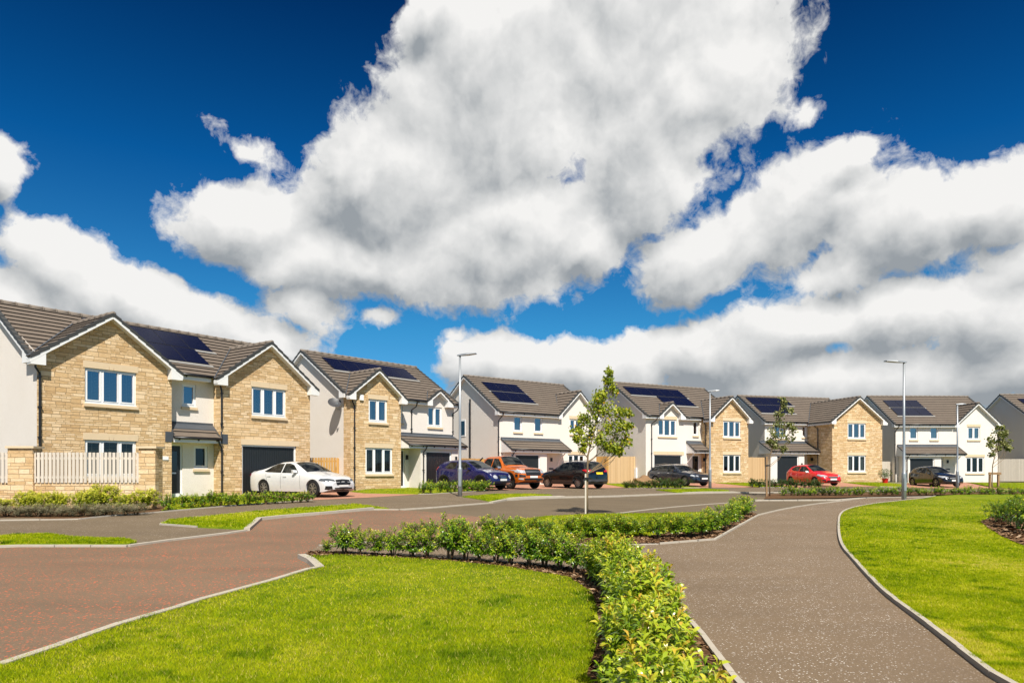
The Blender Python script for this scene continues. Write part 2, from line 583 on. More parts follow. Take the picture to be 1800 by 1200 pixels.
def mat_grass(name, fine=True):
    m, t, b = mat_new(name)
    obj = t.node('ShaderNodeTexCoord').outputs['Object']
    n1 = t.noise(obj, 0.55, 5, 0.62, 0.6)
    n2 = t.noise(obj, 3.2, 5, 0.65, 0.4)
    n3 = t.noise(obj, 60, 4, 0.7)
    k = t.math('ADD', t.math('MULTIPLY', n1, 0.55), t.math('ADD', t.math('MULTIPLY', n2, 0.40), t.math('MULTIPLY', n3, 0.15)))
    c = t.ramp(k, [(0.36, (0.10, 0.165, 0.003)), (0.50, (0.20, 0.27, 0.004)), (0.60, (0.29, 0.32, 0.007)), (0.72, (0.40, 0.37, 0.05))])
    c = t.mix(t.mr(n3, 0.3, 0.7, 0.0, 0.6), t.mix(1.0, c, (0.55, 0.6, 0.5), 'MULTIPLY'), c)
    t.put(b.inputs['Base Color'], c)
    b.inputs['Roughness'].default_value = 0.8
    b.inputs['Specular IOR Level'].default_value = 0.15
    bn = t.node('ShaderNodeBump', {'Strength': 0.9, 'Distance': 0.03, 'Height': t.math('ADD', n3, t.math('MULTIPLY', n2, 0.5))})
    t.l.new(bn.outputs[0], b.inputs['Normal'])
    return m


def mat_blade(name, stops, attr=True, transl=0.35, rough=0.5, spec=0.4):
    m, t, b = mat_new(name)
    a = t.node('ShaderNodeAttribute', attribute_name='tone').outputs['Fac']
    c = t.ramp(a, stops)
    t.put(b.inputs['Base Color'], c)
    b.inputs['Roughness'].default_value = rough
    b.inputs['Specular IOR Level'].default_value = spec
    tr = t.node('ShaderNodeBsdfTranslucent')
    t.put(tr.inputs[0], t.mix(1.0, c, (1.25, 1.35, 0.6), 'MULTIPLY'))
    mx = t.node('ShaderNodeMixShader', {0: transl, 1: b.outputs[0], 2: tr.outputs[0]})
    t.l.new(mx.outputs[0], m.node_tree.nodes['Material Output'].inputs[0])
    return m


def mat_wood(name, col, dark, plank=0.0):
    m, t, b = mat_new(name)
    obj = t.node('ShaderNodeTexCoord').outputs['Object']
    n = t.noise(t.vmath('MULTIPLY', obj, (7, 7, 0.7)), 3.0, 5, 0.6)
    sep = t.node('ShaderNodeSeparateXYZ', {0: obj})
    rn = t.node('ShaderNodeTexWhiteNoise', {'W': t.math('FLOOR', t.math('MULTIPLY', t.math('ADD', sep.outputs[0], 0.01), 1 / max(plank, 0.01)))}, noise_dimensions='1D').outputs[0] if plank else 0.5
    k = t.math('ADD', t.math('MULTIPLY', n, 0.55), t.math('MULTIPLY', rn, 0.5))
    c = t.mix(k, dark, col)
    t.put(b.inputs['Base Color'], c)
    b.inputs['Roughness'].default_value = 0.75
    b.inputs['Specular IOR Level'].default_value = 0.25
    return m


def mat_glass(name, tint, refl=0.35, rough=0.02):
    m, t, b = mat_new(name)
    gl = t.node('ShaderNodeBsdfGlossy', {'Color': (0.88, 0.84, 0.92, 1), 'Roughness': rough})
    obj = t.node('ShaderNodeTexCoord').outputs['Object']
    bn = t.node('ShaderNodeBump', {'Strength': 0.05, 'Distance': 0.02, 'Height': t.noise(obj, 1.2, 2)})
    t.l.new(bn.outputs[0], gl.inputs['Normal'])
    tr = t.node('ShaderNodeBsdfTransparent', {'Color': tint + (1,)})
    lw = t.node('ShaderNodeLayerWeight', {'Blend': 0.35})
    f = t.math('ADD', t.math('MULTIPLY', lw.outputs['Fresnel'], 0.6), refl, clamp=True)
    mx = t.node('ShaderNodeMixShader', {0: f, 1: tr.outputs[0], 2: gl.outputs[0]})
    t.l.new(mx.outputs[0], m.node_tree.nodes['Material Output'].inputs[0])
    return m


M = {}
M['render'] = mat_render()
M['stone'] = mat_stone(tint=(1.09, 1.01, 0.95))
M['cream'] = simple('cast_stone', (0.64, 0.50, 0.33), 0.85, var=0.08, scale=5, spec=0.2, bump=0.2)
M['base'] = simple('base_course', (0.50, 0.43, 0.32), 0.9, var=0.15, scale=4, spec=0.2)
M['roof'] = mat_roof('concrete_tile', (0.150, 0.118, 0.092))
M['ridge'] = simple('ridge_tile', (0.17, 0.138, 0.11), 0.8, var=0.2, scale=6)
M['verge'] = simple('dry_verge_and_course_shade', (0.042, 0.042, 0.040), 0.6, var=0.15)
M['lead'] = simple('lead_flashing', (0.06, 0.068, 0.08), 0.5, var=0.25, scale=5)
M['upvc'] = simple('white_upvc', (0.80, 0.80, 0.79), 0.35, var=0.02, spec=0.5)
M['fascia'] = simple('white_board', (0.76, 0.75, 0.73), 0.5, var=0.04)
M['gutter'] = simple('black_plastic', (0.012, 0.012, 0.014), 0.35, var=0.2)
M['door'] = simple('black_door', (0.016, 0.018, 0.02), 0.35, var=0.2)
M['steel'] = simple('bright_steel', (0.6, 0.6, 0.6), 0.3, metal=1.0, var=0.05)
M['galv'] = simple('galvanised_steel', (0.34, 0.36, 0.38), 0.45, metal=0.55, var=0.12, scale=3)
M['solar'] = simple('solar_cell', (0.005, 0.006, 0.020), 0.14, var=0.25, scale=3, spec=0.35)
M['solarframe'] = simple('panel_frame', (0.012, 0.012, 0.02), 0.35)
M['solarrail'] = simple('mounting_flashing', (0.30, 0.29, 0.27), 0.5, metal=0.2)
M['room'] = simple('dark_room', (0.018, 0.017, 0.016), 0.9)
M['blind'] = simple('blind_slat', (0.55, 0.53, 0.48), 0.6)
M['curtain'] = simple('curtain', (0.42, 0.40, 0.37), 0.8, var=0.2, scale=8)
M['redcloth'] = simple('red_flowers', (0.5, 0.03, 0.03), 0.8)
M['glass'] = mat_glass('window_glass', (0.46, 0.50, 0.48), 0.05)
M['glass_blue'] = mat_glass('window_glass_upper', (0.40, 0.46, 0.50), 0.30)
M['carglass'] = mat_glass('car_glass', (0.16, 0.20, 0.19), 0.07)
M['kerb'] = simple('kerb_concrete', (0.40, 0.355, 0.29), 0.85, var=0.16, scale=6, spec=0.2, bump=0.4, bscale=80)
M['road'] = mat_asphalt('road_asphalt', (0.142, 0.107, 0.064), [(70, 0.72, (0.34, 0.29, 0.25), 0.6)], None)
M['pave'] = mat_asphalt('pavement_asphalt', (0.152, 0.113, 0.068), [(30, 0.60, (0.50, 0.42, 0.34), 0.9), (95, 0.6, (0.32, 0.27, 0.23), 0.7)], None)
M['path'] = mat_asphalt('footpath_asphalt', (0.180, 0.128, 0.078), [(52, 0.62, (0.80, 0.74, 0.66), 1.0), (52, 0.55, (0.46, 0.37, 0.30), 0.85), (110, 0.5, (0.09, 0.07, 0.055), 0.7)], None)
M['redroad'] = mat_asphalt('red_chip_asphalt', (0.178, 0.120, 0.074), [(26, 0.30, (0.70, 0.13, 0.050), 1.0), (42, 0.32, (0.56, 0.15, 0.065), 0.95), (60, 0.6, (0.30, 0.21, 0.16), 0.6)], None, patch=0.3)
M['soil'] = simple('bark_soil', (0.115, 0.062, 0.030), 0.95, var=0.65, scale=28, spec=0.1, bump=1.0, bscale=45)
M['mulch'] = simple('bark_mulch', (0.24, 0.145, 0.075), 0.95, var=0.6, scale=32, spec=0.1, bump=1.0, bscale=45)
M['grass'] = mat_grass('lawn_grass')
M['field'] = simple('rough_ground', (0.17, 0.16, 0.085), 0.95, var=0.4, scale=0.8, spec=0.1, bump=0.6, bscale=30)
M['fence'] = mat_wood('new_timber', (0.64, 0.38, 0.12), (0.40, 0.21, 0.055), 0.14)
M['fence2'] = mat_wood('weathered_timber', (0.62, 0.43, 0.24), (0.46, 0.30, 0.15), 0.14)
M['fence3'] = mat_wood('grey_timber', (0.66, 0.59, 0.50), (0.50, 0.44, 0.36), 0.14)
M['stake'] = mat_wood('stake_timber', (0.36, 0.22, 0.11), (0.20, 0.12, 0.06))
M['bark'] = simple('young_bark', (0.20, 0.14, 0.085), 0.85, var=0.3, scale=25, spec=0.2)
M['twig'] = simple('shrub_twig', (0.15, 0.085, 0.045), 0.85, var=0.3, scale=25, spec=0.2)
M['rubber'] = simple('tyre_rubber', (0.012, 0.012, 0.012), 0.8, var=0.2, spec=0.3)
M['alloy'] = simple('alloy_rim', (0.42, 0.40, 0.38), 0.3, metal=0.8, var=0.05)
M['darklamp'] = simple('smoked_headlamp', (0.10, 0.11, 0.12), 0.08, metal=0.3, var=0.6, scale=30)
M['blacktrim'] = simple('black_trim', (0.012, 0.012, 0.013), 0.45)
M['seat'] = simple('car_interior', (0.03, 0.028, 0.026), 0.8)
M['lampglass'] = simple('headlamp', (0.62, 0.64, 0.66), 0.10, metal=0.5, var=0.3, scale=25)
M['tail'] = simple('tail_lamp', (0.42, 0.008, 0.010), 0.2, coat=0.6)
M['plate_w'] = simple('plate_white', (0.72, 0.72, 0.70), 0.4)
M['plate_y'] = simple('plate_yellow', (0.80, 0.56, 0.02), 0.4)
M['potred'] = simple('red_pot', (0.62, 0.02, 0.02), 0.35)
M['potdark'] = simple('dark_pot', (0.05, 0.05, 0.055), 0.5)

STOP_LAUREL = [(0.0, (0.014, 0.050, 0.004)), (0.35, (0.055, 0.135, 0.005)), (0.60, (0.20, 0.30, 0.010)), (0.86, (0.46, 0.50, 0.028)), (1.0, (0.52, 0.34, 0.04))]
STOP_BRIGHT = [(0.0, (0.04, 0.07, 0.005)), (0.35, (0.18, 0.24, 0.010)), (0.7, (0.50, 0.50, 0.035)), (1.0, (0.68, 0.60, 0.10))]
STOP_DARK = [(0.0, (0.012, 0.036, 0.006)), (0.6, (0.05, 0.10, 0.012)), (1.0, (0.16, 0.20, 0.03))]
STOP_GREY = [(0.0, (0.055, 0.06, 0.028)), (0.5, (0.17, 0.155, 0.085)), (0.85, (0.34, 0.30, 0.18)), (1.0, (0.30, 0.16, 0.10))]
STOP_TREE = [(0.0, (0.04, 0.08, 0.006)), (0.4, (0.17, 0.23, 0.012)), (0.8, (0.44, 0.46, 0.04)), (0.95, (0.60, 0.48, 0.05)), (1.0, (0.60, 0.32, 0.03))]
STOP_TREE2 = [(0.0, (0.05, 0.07, 0.015)), (0.5, (0.15, 0.17, 0.04)), (1.0, (0.36, 0.34, 0.14))]
STOP_GRASS = [(0.0, (0.09, 0.17, 0.002)), (0.35, (0.25, 0.33, 0.002)), (0.65, (0.44, 0.46, 0.004)), (0.88, (0.60, 0.54, 0.05)), (1.0, (0.66, 0.52, 0.16))]
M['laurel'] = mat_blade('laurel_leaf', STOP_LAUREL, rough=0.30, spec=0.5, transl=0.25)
M['bright'] = mat_blade('yellow_green_leaf', STOP_BRIGHT, rough=0.4, transl=0.25)
M['darkleaf'] = mat_blade('dark_leaf', STOP_DARK, rough=0.45, transl=0.2)
M['greyleaf'] = mat_blade('grey_leaf', STOP_GREY, rough=0.6, transl=0.15)
M['treeleaf'] = mat_blade('maple_leaf', STOP_TREE, rough=0.45, transl=0.35)
M['treeleaf2'] = mat_blade('pale_leaf', STOP_TREE2, rough=0.5, transl=0.3)
M['blade'] = mat_blade('grass_blade', STOP_GRASS, rough=0.7, spec=0.10, transl=0.4)


# ------------------------------------------------------------------ ground sheets
def sheet(name, poly, off, mat, step=1.0, skirt=0.0, kind='structure', label=None, cat=None, sub=None):
    bm = bmesh.new()
    vs = [bm.verts.new((x, y, 0)) for x, y in poly]
    f = bm.faces.new(vs)
    bm.normal_update()
    if f.normal.z < 0: f.normal_flip()
    bmesh.ops.triangulate(bm, faces=bm.faces[:])
    xs = [p[0] for p in poly]; ys = [p[1] for p in poly]
    for k in range(math.ceil(min(xs) / step), math.floor(max(xs) / step) + 1):
        bmesh.ops.bisect_plane(bm, geom=bm.verts[:] + bm.edges[:] + bm.faces[:], plane_co=(k * step, 0, 0), plane_no=(1, 0, 0), dist=1e-5)
    for k in range(math.ceil(min(ys) / step), math.floor(max(ys) / step) + 1):
        bmesh.ops.bisect_plane(bm, geom=bm.verts[:] + bm.edges[:] + bm.faces[:], plane_co=(0, k * step, 0), plane_no=(0, 1, 0), dist=1e-5)
    bmesh.ops.remove_doubles(bm, verts=bm.verts, dist=1e-5)
    co = np.array([v.co[:] for v in bm.verts])
    z = gz(co[:, 0], co[:, 1]) + off
    for v, zz in zip(bm.verts, z): v.co.z = float(zz)
    if skirt:
        be = [e for e in bm.edges if len(e.link_faces) == 1]
        r = bmesh.ops.extrude_edge_only(bm, edges=be)
        for g in r['geom']:
            if isinstance(g, bmesh.types.BMVert): g.co.z -= skirt
    me = bpy.data.meshes.new(name)
    bm.to_mesh(me); bm.free()
    me.materials.append(mat)
    me.polygons.foreach_set('use_smooth', [True] * len(me.polygons))
    o = bpy.data.objects.new(name, me)
    COL.objects.link(o)
    tag(o, label, cat, None, kind)
    return o


def resample(pts, step):
    out = [pts[0]]
    for a, b in zip(pts[:-1], pts[1:]):
        L = math.dist(a, b)
        n = max(1, int(math.ceil(L / step)))
        for i in range(1, n + 1):
            out.append((a[0] + (b[0] - a[0]) * i / n, a[1] + (b[1] - a[1]) * i / n))
    return out


def smooth(pts, it=2):
    for _ in range(it):
        q = [pts[0]]
        for a, b in zip(pts[:-1], pts[1:]):
            q.append((a[0] * .75 + b[0] * .25, a[1] * .75 + b[1] * .25))
            q.append((a[0] * .25 + b[0] * .75, a[1] * .25 + b[1] * .75))
        q.append(pts[-1])
        pts = q
    return pts


def kerb(pts, width, top, name='kerb', seg=0.9, side=0.0, mat=None):
    """kerb stones along a line: separate stones with tiny joints, one run = one structure"""
    mb = MB()
    pts = resample(pts, seg)
    for i, (a, b) in enumerate(zip(pts[:-1], pts[1:])):
        dx, dy = b[0] - a[0], b[1] - a[1]
        L = math.hypot(dx, dy)
        if L < 1e-4: continue
        dx /= L; dy /= L
        nx, ny = -dy, dx
        jt = 0.007 if L > 0.4 else -0.002
        w0 = width * (side - 0.5); w1 = width * (side + 0.5)
        dz = random.uniform(-0.003, 0.003)
        c = []
        for z in (0, 1):
            for (p, s, e) in ((a, jt, w0), (b, -jt, w0), (b, -jt, w1), (a, jt, w1)):
                x = p[0] + dx * s + nx * e; y = p[1] + dy * s + ny * e
                c.append((x, y, G(x, y) + (top + dz if z else -0.08)))
        mb.hexa(c)
    o = mb.build(name, mat or M['kerb'])
    return tag(o, kind='structure')


# base terrain
def terrain():
    xs = np.concatenate([[-900, -400, -200, -120, -90], np.arange(-70, 91, 1.0), [110, 150, 250, 450, 950]])
    ys = np.concatenate([[-300, -100, -40, -20], np.arange(-10, 96, 1.0), [105, 130, 180, 300, 600, 1200]])
    X, Y = np.meshgrid(xs, ys)
    Z = gz(X, Y) - 0.03
    v = np.stack([X.ravel(), Y.ravel(), Z.ravel()], 1)
    nx, ny = len(xs), len(ys)
    f = [(j * nx + i, j * nx + i + 1, (j + 1) * nx + i + 1, (j + 1) * nx + i) for j in range(ny - 1) for i in range(nx - 1)]
    me = bpy.data.meshes.new('ground')
    me.from_pydata(v.tolist(), [], f)
    me.materials.append(M['field'])
    me.polygons.foreach_set('use_smooth', [True] * len(me.polygons))
    o = bpy.data.objects.new('ground', me)
    COL.objects.link(o)
    tag(o, kind='structure')


terrain()

W_ = 0   # marker: tuples with 3 entries are metres
TOPB = [(0, 911), (60, 911.5), (115, 915), (139, 914), (200, 908), (280, 902), (400, 891), (550, 880), (640, 876), (735, 869.5), (760, 869), (860, 863), (1000, 858.5), (1100, 858), (1240, 857.5), (1360, 857), (1460, 856.5), (1540, 856), (1600, 857), (1700, 859.5), (1800, 861)]
topb = PP(TOPB)
sheet('road', [(-45, 21)] + [(-22, topb[0][1])] + topb + [(52, 43), (60, 30), (60, 14), (14, -4), (-45, -4)], 0.0, M['road'])
# red chip road on the left
RED = [(0, 963), (35, 962), (225, 962), (300, 951), (400, 939), (432, 934), (444, 925), (456, 915), (500, 910), (560, 905), (640, 898), (690, 896), (760, 900), (867, 911), (930, 925), (980, 940)]
redp = PP(RED)
sheet('red_road', [(-40, redp[0][1] + 0.3)] + redp + [(1.0, 11.2), (0.2, 6), (-2, 3), (-2, -4), (-40, -4)], 0.012, M['redroad'])

# pavement on the house side
PAV = TOPB[0:12]
pav_near = [(860, 884), (760, 892.8), (701, 896.9), (690, 896.6), (623, 887.5), (456, 900.5), (296, 917), (282, 924), (346, 929), (434, 933.5), (330, 946), (240, 957), (215, 951), (130, 949), (85, 943), (60, 943), (0, 946)]
pp = PP(PAV)
sheet('pavement', [(-30, pp[0][1])] + pp + PP([(1000, 858.5), (971, 871.7), (934, 869.5), (870, 870), (813, 874.4), (863, 883.4)]) + PP(pav_near) + [(-30, P(0, 946)[1])], 0.028, M['pave'])
sheet('pavement', PP([(1000, 858.5), (1100, 858), (1240, 857.5), (1360, 857), (1360, 866.5), (1290, 866), (1282, 863), (1243, 859.9), (1153, 861.9), (1197, 867.5), (1090, 872), (987, 875), (971, 871.7)]), 0.026, M['pave'])
sheet('pavement', PP([(1360, 857), (1460, 856.5), (1540, 856), (1600, 857), (1700, 859.5), (1800, 861)]) + [(52, 43), (50, 41)] + PP([(1800, 864.5), (1700, 863.5), (1600, 862), (1500, 862), (1360, 863)]), 0.026, M['pave'])

# footpath in the foreground
PATH_R = [(1644, 873.7), (1613, 879), (1543, 886.6), (1518, 891), (1498.6, 895), (1483, 901), (1475, 910), (1474, 928), (1475, 947), (1481, 967), (1500, 988), (1528, 1021), (1560, 1054), (1598, 1083), (1640, 1115), (1680, 1148), (1745, 1200)]
path_r = smooth(PP(PATH_R), 2) + [(3.25, 4.0), (3.1, 2.5), (3.0, -3)]
PATH_L = [(1285, 1200), (1236, 1130), (1190, 1076), (1200, 1050), (1186, 1045)]
path_l = [(1.45, -3), (1.5, 4.0)] + PP(PATH_L)
NARROW_N = [(1186, 1045), (1053, 1012), (1026, 1005), (940, 997), (850, 990), (700, 980), (600, 974), (545, 972)]
NARROW_F = [(560, 963), (640, 957), (850, 956), (960, 959), (1060, 963), (1158, 960)]
PATH_F = [(1257, 952), (1300, 927), (1333, 908), (1365, 900), (1400, 893), (1440, 887), (1475, 883), (1500, 879.5), (1524, 876.5)]
narrow_n = PP(NARROW_N); narrow_f = PP(NARROW_F); path_f = PP(PATH_F)
sheet('footpath', path_l + narrow_n[1:] + narrow_f + path_f + path_r, 0.042, M['path'])

# soil beds
sheet('flower_bed', PP([(530, 984), (545, 973)]) + PP(NARROW_N[::-1])[1:] + PP([(1200, 1050), (1190, 1076), (1236, 1130), (1285, 1200)]) + [(1.5, 4.0), (1.45, -3), (0.5, -3), (0.62, 4)] + PP([(1030, 1200), (1050, 1140), (1050, 1080), (1040, 1050), (1000, 1022), (892, 1003), (800, 993), (700, 986), (600, 981)]), 0.050, M['soil'])
sheet('flower_bed', narrow_f[1:] + path_f[:3] + PP([(1322, 903), (1240, 903), (1225, 925), (1150, 945), (1000, 951), (850, 950), (740, 948), (650, 950)]), 0.052, M['soil'])
sheet('flower_bed', PP([(1343, 878), (1350, 869.5), (1500, 866), (1800, 864.5)]) + [(50, 41), (48, 38)] + PP([(1800, 869), (1700, 870.5), (1600, 872), (1524, 873.5), (1475, 876)]), 0.045, M['soil'])
sheet('flower_bed', [(-26, 20.5)] + PP([(0, 911), (60, 911.5), (115, 915), (139, 914), (200, 908), (280, 902)]) + PP([(300, 889), (280, 889), (0, 893)]) + [(-26, 24.5)], 0.030, M['soil'])
MULCH = [(1724, 922), (1745, 912), (1800, 902), (1900, 900), (1960, 960), (1900, 985), (1800, 966), (1760, 948)]
sheet('mulch_bed', PP(MULCH), 0.085, M['mulch'], kind='structure')


# lawns
ISLANDS = []


def lawn(poly, off=0.07, label=None, skirt=0.14):
    if off < 0.07: ISLANDS.append((poly, off))
    return sheet('lawn', poly, off, M['grass'], skirt=skirt)


LAWN_A = [(0, 1182), (107, 1146), (213, 1107), (315, 1076), (363, 1060.5), (480, 1027.5), (545, 1007), (560, 1003), (545, 990), (530, 984), (600, 981), (700, 986), (800, 993), (892, 1003), (1000, 1022), (1040, 1050), (1050, 1080), (1050, 1140), (1030, 1200)]
lawnA = [(-7.5, 2.2), (-5.2, 4.1)] + PP(LAWN_A) + [(0.62, 4.0), (0.5, -3), (-7.5, -3)]
lawn(lawnA)
LAWN_B = [(850, 950), (866, 932), (905, 918), (960, 910.5), (1050, 906), (1143, 905.5), (1240, 903), (1225, 925), (1150, 945), (1000, 951)]
lawn(PP(LAWN_B))
lawnR = path_r[:1] + path_r[1:] + [(20, -3), (40, 12), (50, 34)] + PP([(1800, 869), (1700, 870.5)])
lawn(lawnR)
lawn(PP([(283, 924), (297, 917), (456, 900.5), (623, 887.7), (650, 891), (684, 896.4), (655, 895.5), (560, 904.5), (500, 909.5), (456, 914.5), (444, 924), (433, 932.5), (346, 928.5)]), 0.062)
lawn([(-30, P(0, 946)[1])] + PP([(0, 946), (60, 943), (85, 943), (130, 949), (215, 951), (240, 957), (225, 960.5), (35, 960.5), (0, 961.5)]) + [(-30, P(0, 961)[1])], 0.062)
lawn(PP([(813, 874.6), (870, 870.2), (934, 869.7), (971, 871.7), (940, 873), (888, 879), (863, 883)]), 0.062)
lawn(PP([(1153, 862), (1200, 860.5), (1243, 860), (1282, 863), (1240, 865), (1200, 866.5), (1190, 867)]), 0.062)
# house gardens
lawn(PP([(284, 900), (300, 884), (302, 868), (424, 871), (480, 876), (545, 879.5), (400, 890)]), 0.045)
lawn(PP([(615, 864), (705, 856), (752, 853), (800, 858), (860, 862.3), (760, 868), (735, 868.7), (640, 867.5)]), 0.045)
lawn(PP([(1060, 851), (1140, 849.5), (1160, 853), (1230, 857), (1100, 857.6)]), 0.045)
lawn(PP([(1252, 849), (1320, 849), (1345, 853), (1400, 856.5), (1335, 856.8)]), 0.045)
lawn(PP([(1478, 848), (1552, 848), (1585, 852), (1596, 856.4), (1545, 855.6)]), 0.045)
lawn(PP([(1700, 848.5), (1755, 849), (1800, 853), (1860, 861), (1790, 860)]), 0.045)
# monoblock drives
M['drive'] = mat_asphalt('monoblock_paving', (0.42, 0.21, 0.135), [(16, 0.5, (0.34, 0.15, 0.10), 0.5), (11, 0.6, (0.50, 0.28, 0.19), 0.5)], None, patch=0.12)
sheet('driveway', PP([(420, 872), (523, 862.5), (600, 863.5), (640, 868), (738, 869.8), (640, 876), (550, 880)]), 0.036, M['drive'])
sheet('driveway', PP([(745, 853.5), (800, 849), (900, 850), (1060, 850.5), (1102, 858), (1000, 858.7), (862, 863)]), 0.036, M['drive'])
sheet('driveway', PP([(1140, 850), (1250, 849), (1335, 857.2), (1230, 857.6), (1160, 853)]), 0.036, M['drive'])
sheet('driveway', PP([(1350, 851), (1478, 848), (1546, 856), (1400, 857)]), 0.036, M['drive'])
sheet('driveway', PP([(1590, 850), (1697, 848.5), (1792, 861), (1700, 859.6), (1596, 857)]), 0.036, M['drive'])

# kerbs
KT = 0.085
kerb([(-7.5, 2.2), (-5.2, 4.1)] + PP([(0, 1184), (107, 1147), (213, 1108), (315, 1077), (363, 1061), (480, 1028), (545, 1007.5), (562, 1004)]), 0.085, KT)
kerb(PP([(562, 1004), (547, 990), (530, 982)]), 0.13, KT)
kerb(path_r, 0.05, 0.088, seg=0.6)
kerb(PP([(0, 963), (35, 961.6), (225, 961.6), (300, 951), (400, 938.8), (432, 934)]), 0.10, 0.05)
kerb([(-30, P(0, 963)[1] + .2)] + PP([(0, 963)]), 0.10, 0.05)
kerb(PP([(434, 933.6), (456, 914.5), (500, 909.8), (560, 904.8), (655, 896)]), 0.13, 0.085)
kerb(PP([(346, 929), (282, 924), (296, 917), (456, 900.5), (623, 887.7)]), 0.05, 0.066)
kerb(PP([(655, 896), (701.7, 896.7), (760, 892.8), (863, 884.3)]), 0.10, 0.04)
kerb(PP([(863, 884.3), (888, 879.5), (930, 877), (987, 874.9), (1040, 874), (1090, 872.6), (1140, 870.5), (1197, 868)]), 0.16, 0.06)
kerb(PP([(1197, 868), (1290, 866), (1348, 866.5), (1420, 864), (1600, 862.5), (1800, 864.7)]), 0.12, 0.06)
kerb(PP([(890, 878.6), (915, 876.2), (950, 874.8), (990, 874.3)]), 0.35, 0.075)
kerb(PP([(1205, 867.5), (1240, 866.2), (1290, 865.7)]), 0.35, 0.075)
kerb(smooth(PP([(1050, 908), (1073, 904), (1130, 896.5), (1200, 889.5), (1285, 883), (1345, 880)]), 2), 0.07, 0.02)
kerb(PP([(1325, 880), (1400, 880), (1475, 879.5), (1520, 876), (1644, 873.6)]), 0.22, 0.055)
kerb([narrow_f[-1]] + path_f, 0.05, 0.075, seg=0.6)
kerb(PP([(1320, 903), (1333, 908)]), 0.12, 0.05)
kerb(PP([(1020, 1004), (1053, 1012), (1186, 1045), (1200, 1050), (1190, 1076), (1236, 1130), (1285, 1200)]) + [(1.5, 4.0)], 0.05, 0.085, seg=0.6)
kerb(PP([(1026, 1005), (850, 990), (700, 980), (600, 974)]), 0.05, 0.06)
kerb(narrow_f, 0.05, 0.065)
kerb(PP([(0, 917), (139, 914.6), (200, 908), (280, 902), (400, 891), (550, 880)]), 0.05, 0.06)
kerb(PP([(735, 869.5), (760, 869), (860, 863.2)]), 0.05, 0.055)
kerb(PP([(1102, 858), (1230, 857.7)]), 0.05, 0.055)
kerb(PP([(1335, 857.2), (1400, 856.9)]), 0.05, 0.055)
kerb(PP([(1546, 856), (1596, 857)]), 0.07, 0.07)
kerb(PP([(1792, 861), (1850, 862)]), 0.05, 0.055)


# ------------------------------------------------------------------ house kit (local: x along facade, y into the house, z up)
def clip_poly(poly, ax, val, ge):
    out = []
    n = len(poly)
    for i in range(n):
        a, b = poly[i], poly[(i + 1) % n]
        ia = (a[ax] >= val) if ge else (a[ax] <= val)
        ib = (b[ax] >= val) if ge else (b[ax] <= val)
        if ia: out.append(a)
        if ia != ib:
            t = (val - a[ax]) / (b[ax] - a[ax])
            out.append((a[0] + (b[0] - a[0]) * t, a[1] + (b[1] - a[1]) * t))
    return out


def roof_slope(mb, O, U, S, poly, gauge=0.335, step=0.046):
    """tiled plane: poly in (u,s) laid in overlapping courses"""
    O, U, S = Vector(O), Vector(U).normalized(), Vector(S).normalized()
    N = U.cross(S)
    flip = N.z < 0
    if flip: N = -N
    smax = max(p[1] for p in poly)
    k = 0
    while k * gauge < smax - 1e-6:
        s0, s1 = k * gauge, (k + 1) * gauge
        c = clip_poly(clip_poly(poly, 1, s0, True), 1, s1, False)
        k += 1
        if len(c) < 3: continue
        pts = [O + U * u + S * s + N * (step * (1 - (s - s0) / gauge) + 0.004) for u, s in c]
        uv = list(c)
        if flip: pts.reverse(); uv.reverse()
        mb.face(pts, 0, uv)
        low = sorted([p for p in c if abs(p[1] - s0) < 1e-5])
        if len(low) >= 2:
            a, b = low[0], low[-1]
            pa, pb = O + U * a[0] + S * a[1], O + U * b[0] + S * b[1]
            mb.face([pa - N * 0.01, pb - N * 0.01, pb + N * (step + 0.004), pa + N * (step + 0.004)], 1)  # shade line under each course painted in: riser takes the dark verge material


def hole_sheet(mb, y, x0, x1, z0, z1, holes, mat=0, reveal=0.10, side=None):
    """wall face in plane y (or plane x=side) with rectangular openings"""
    us = sorted({x0, x1} | {h[0] for h in holes} | {h[1] for h in holes})
    zs = sorted({z0, z1} | {h[2] for h in holes} | {h[3] for h in holes})
    us = [u for u in us if x0 - 1e-6 <= u <= x1 + 1e-6]
    zs = [z for z in zs if z0 - 1e-6 <= z <= z1 + 1e-6]
    for a, b in zip(us[:-1], us[1:]):
        for c, d in zip(zs[:-1], zs[1:]):
            mx_, mz = (a + b) / 2, (c + d) / 2
            if any(h[0] < mx_ < h[1] and h[2] < mz < h[3] for h in holes): continue
            mb.face([(a, y, c), (b, y, c), (b, y, d), (a, y, d)], mat)
    for (a, b, c, d) in holes:
        r = y + reveal
        mb.face([(a, y, c), (a, y, d), (a, r, d), (a, r, c)], mat)
        mb.face([(b, y, c), (b, r, c), (b, r, d), (b, y, d)], mat)
        mb.face([(a, y, d), (b, y, d), (b, r, d), (a, r, d)], mat)
        mb.face([(a, y, c), (a, r, c), (b, r, c), (b, y, c)], mat)


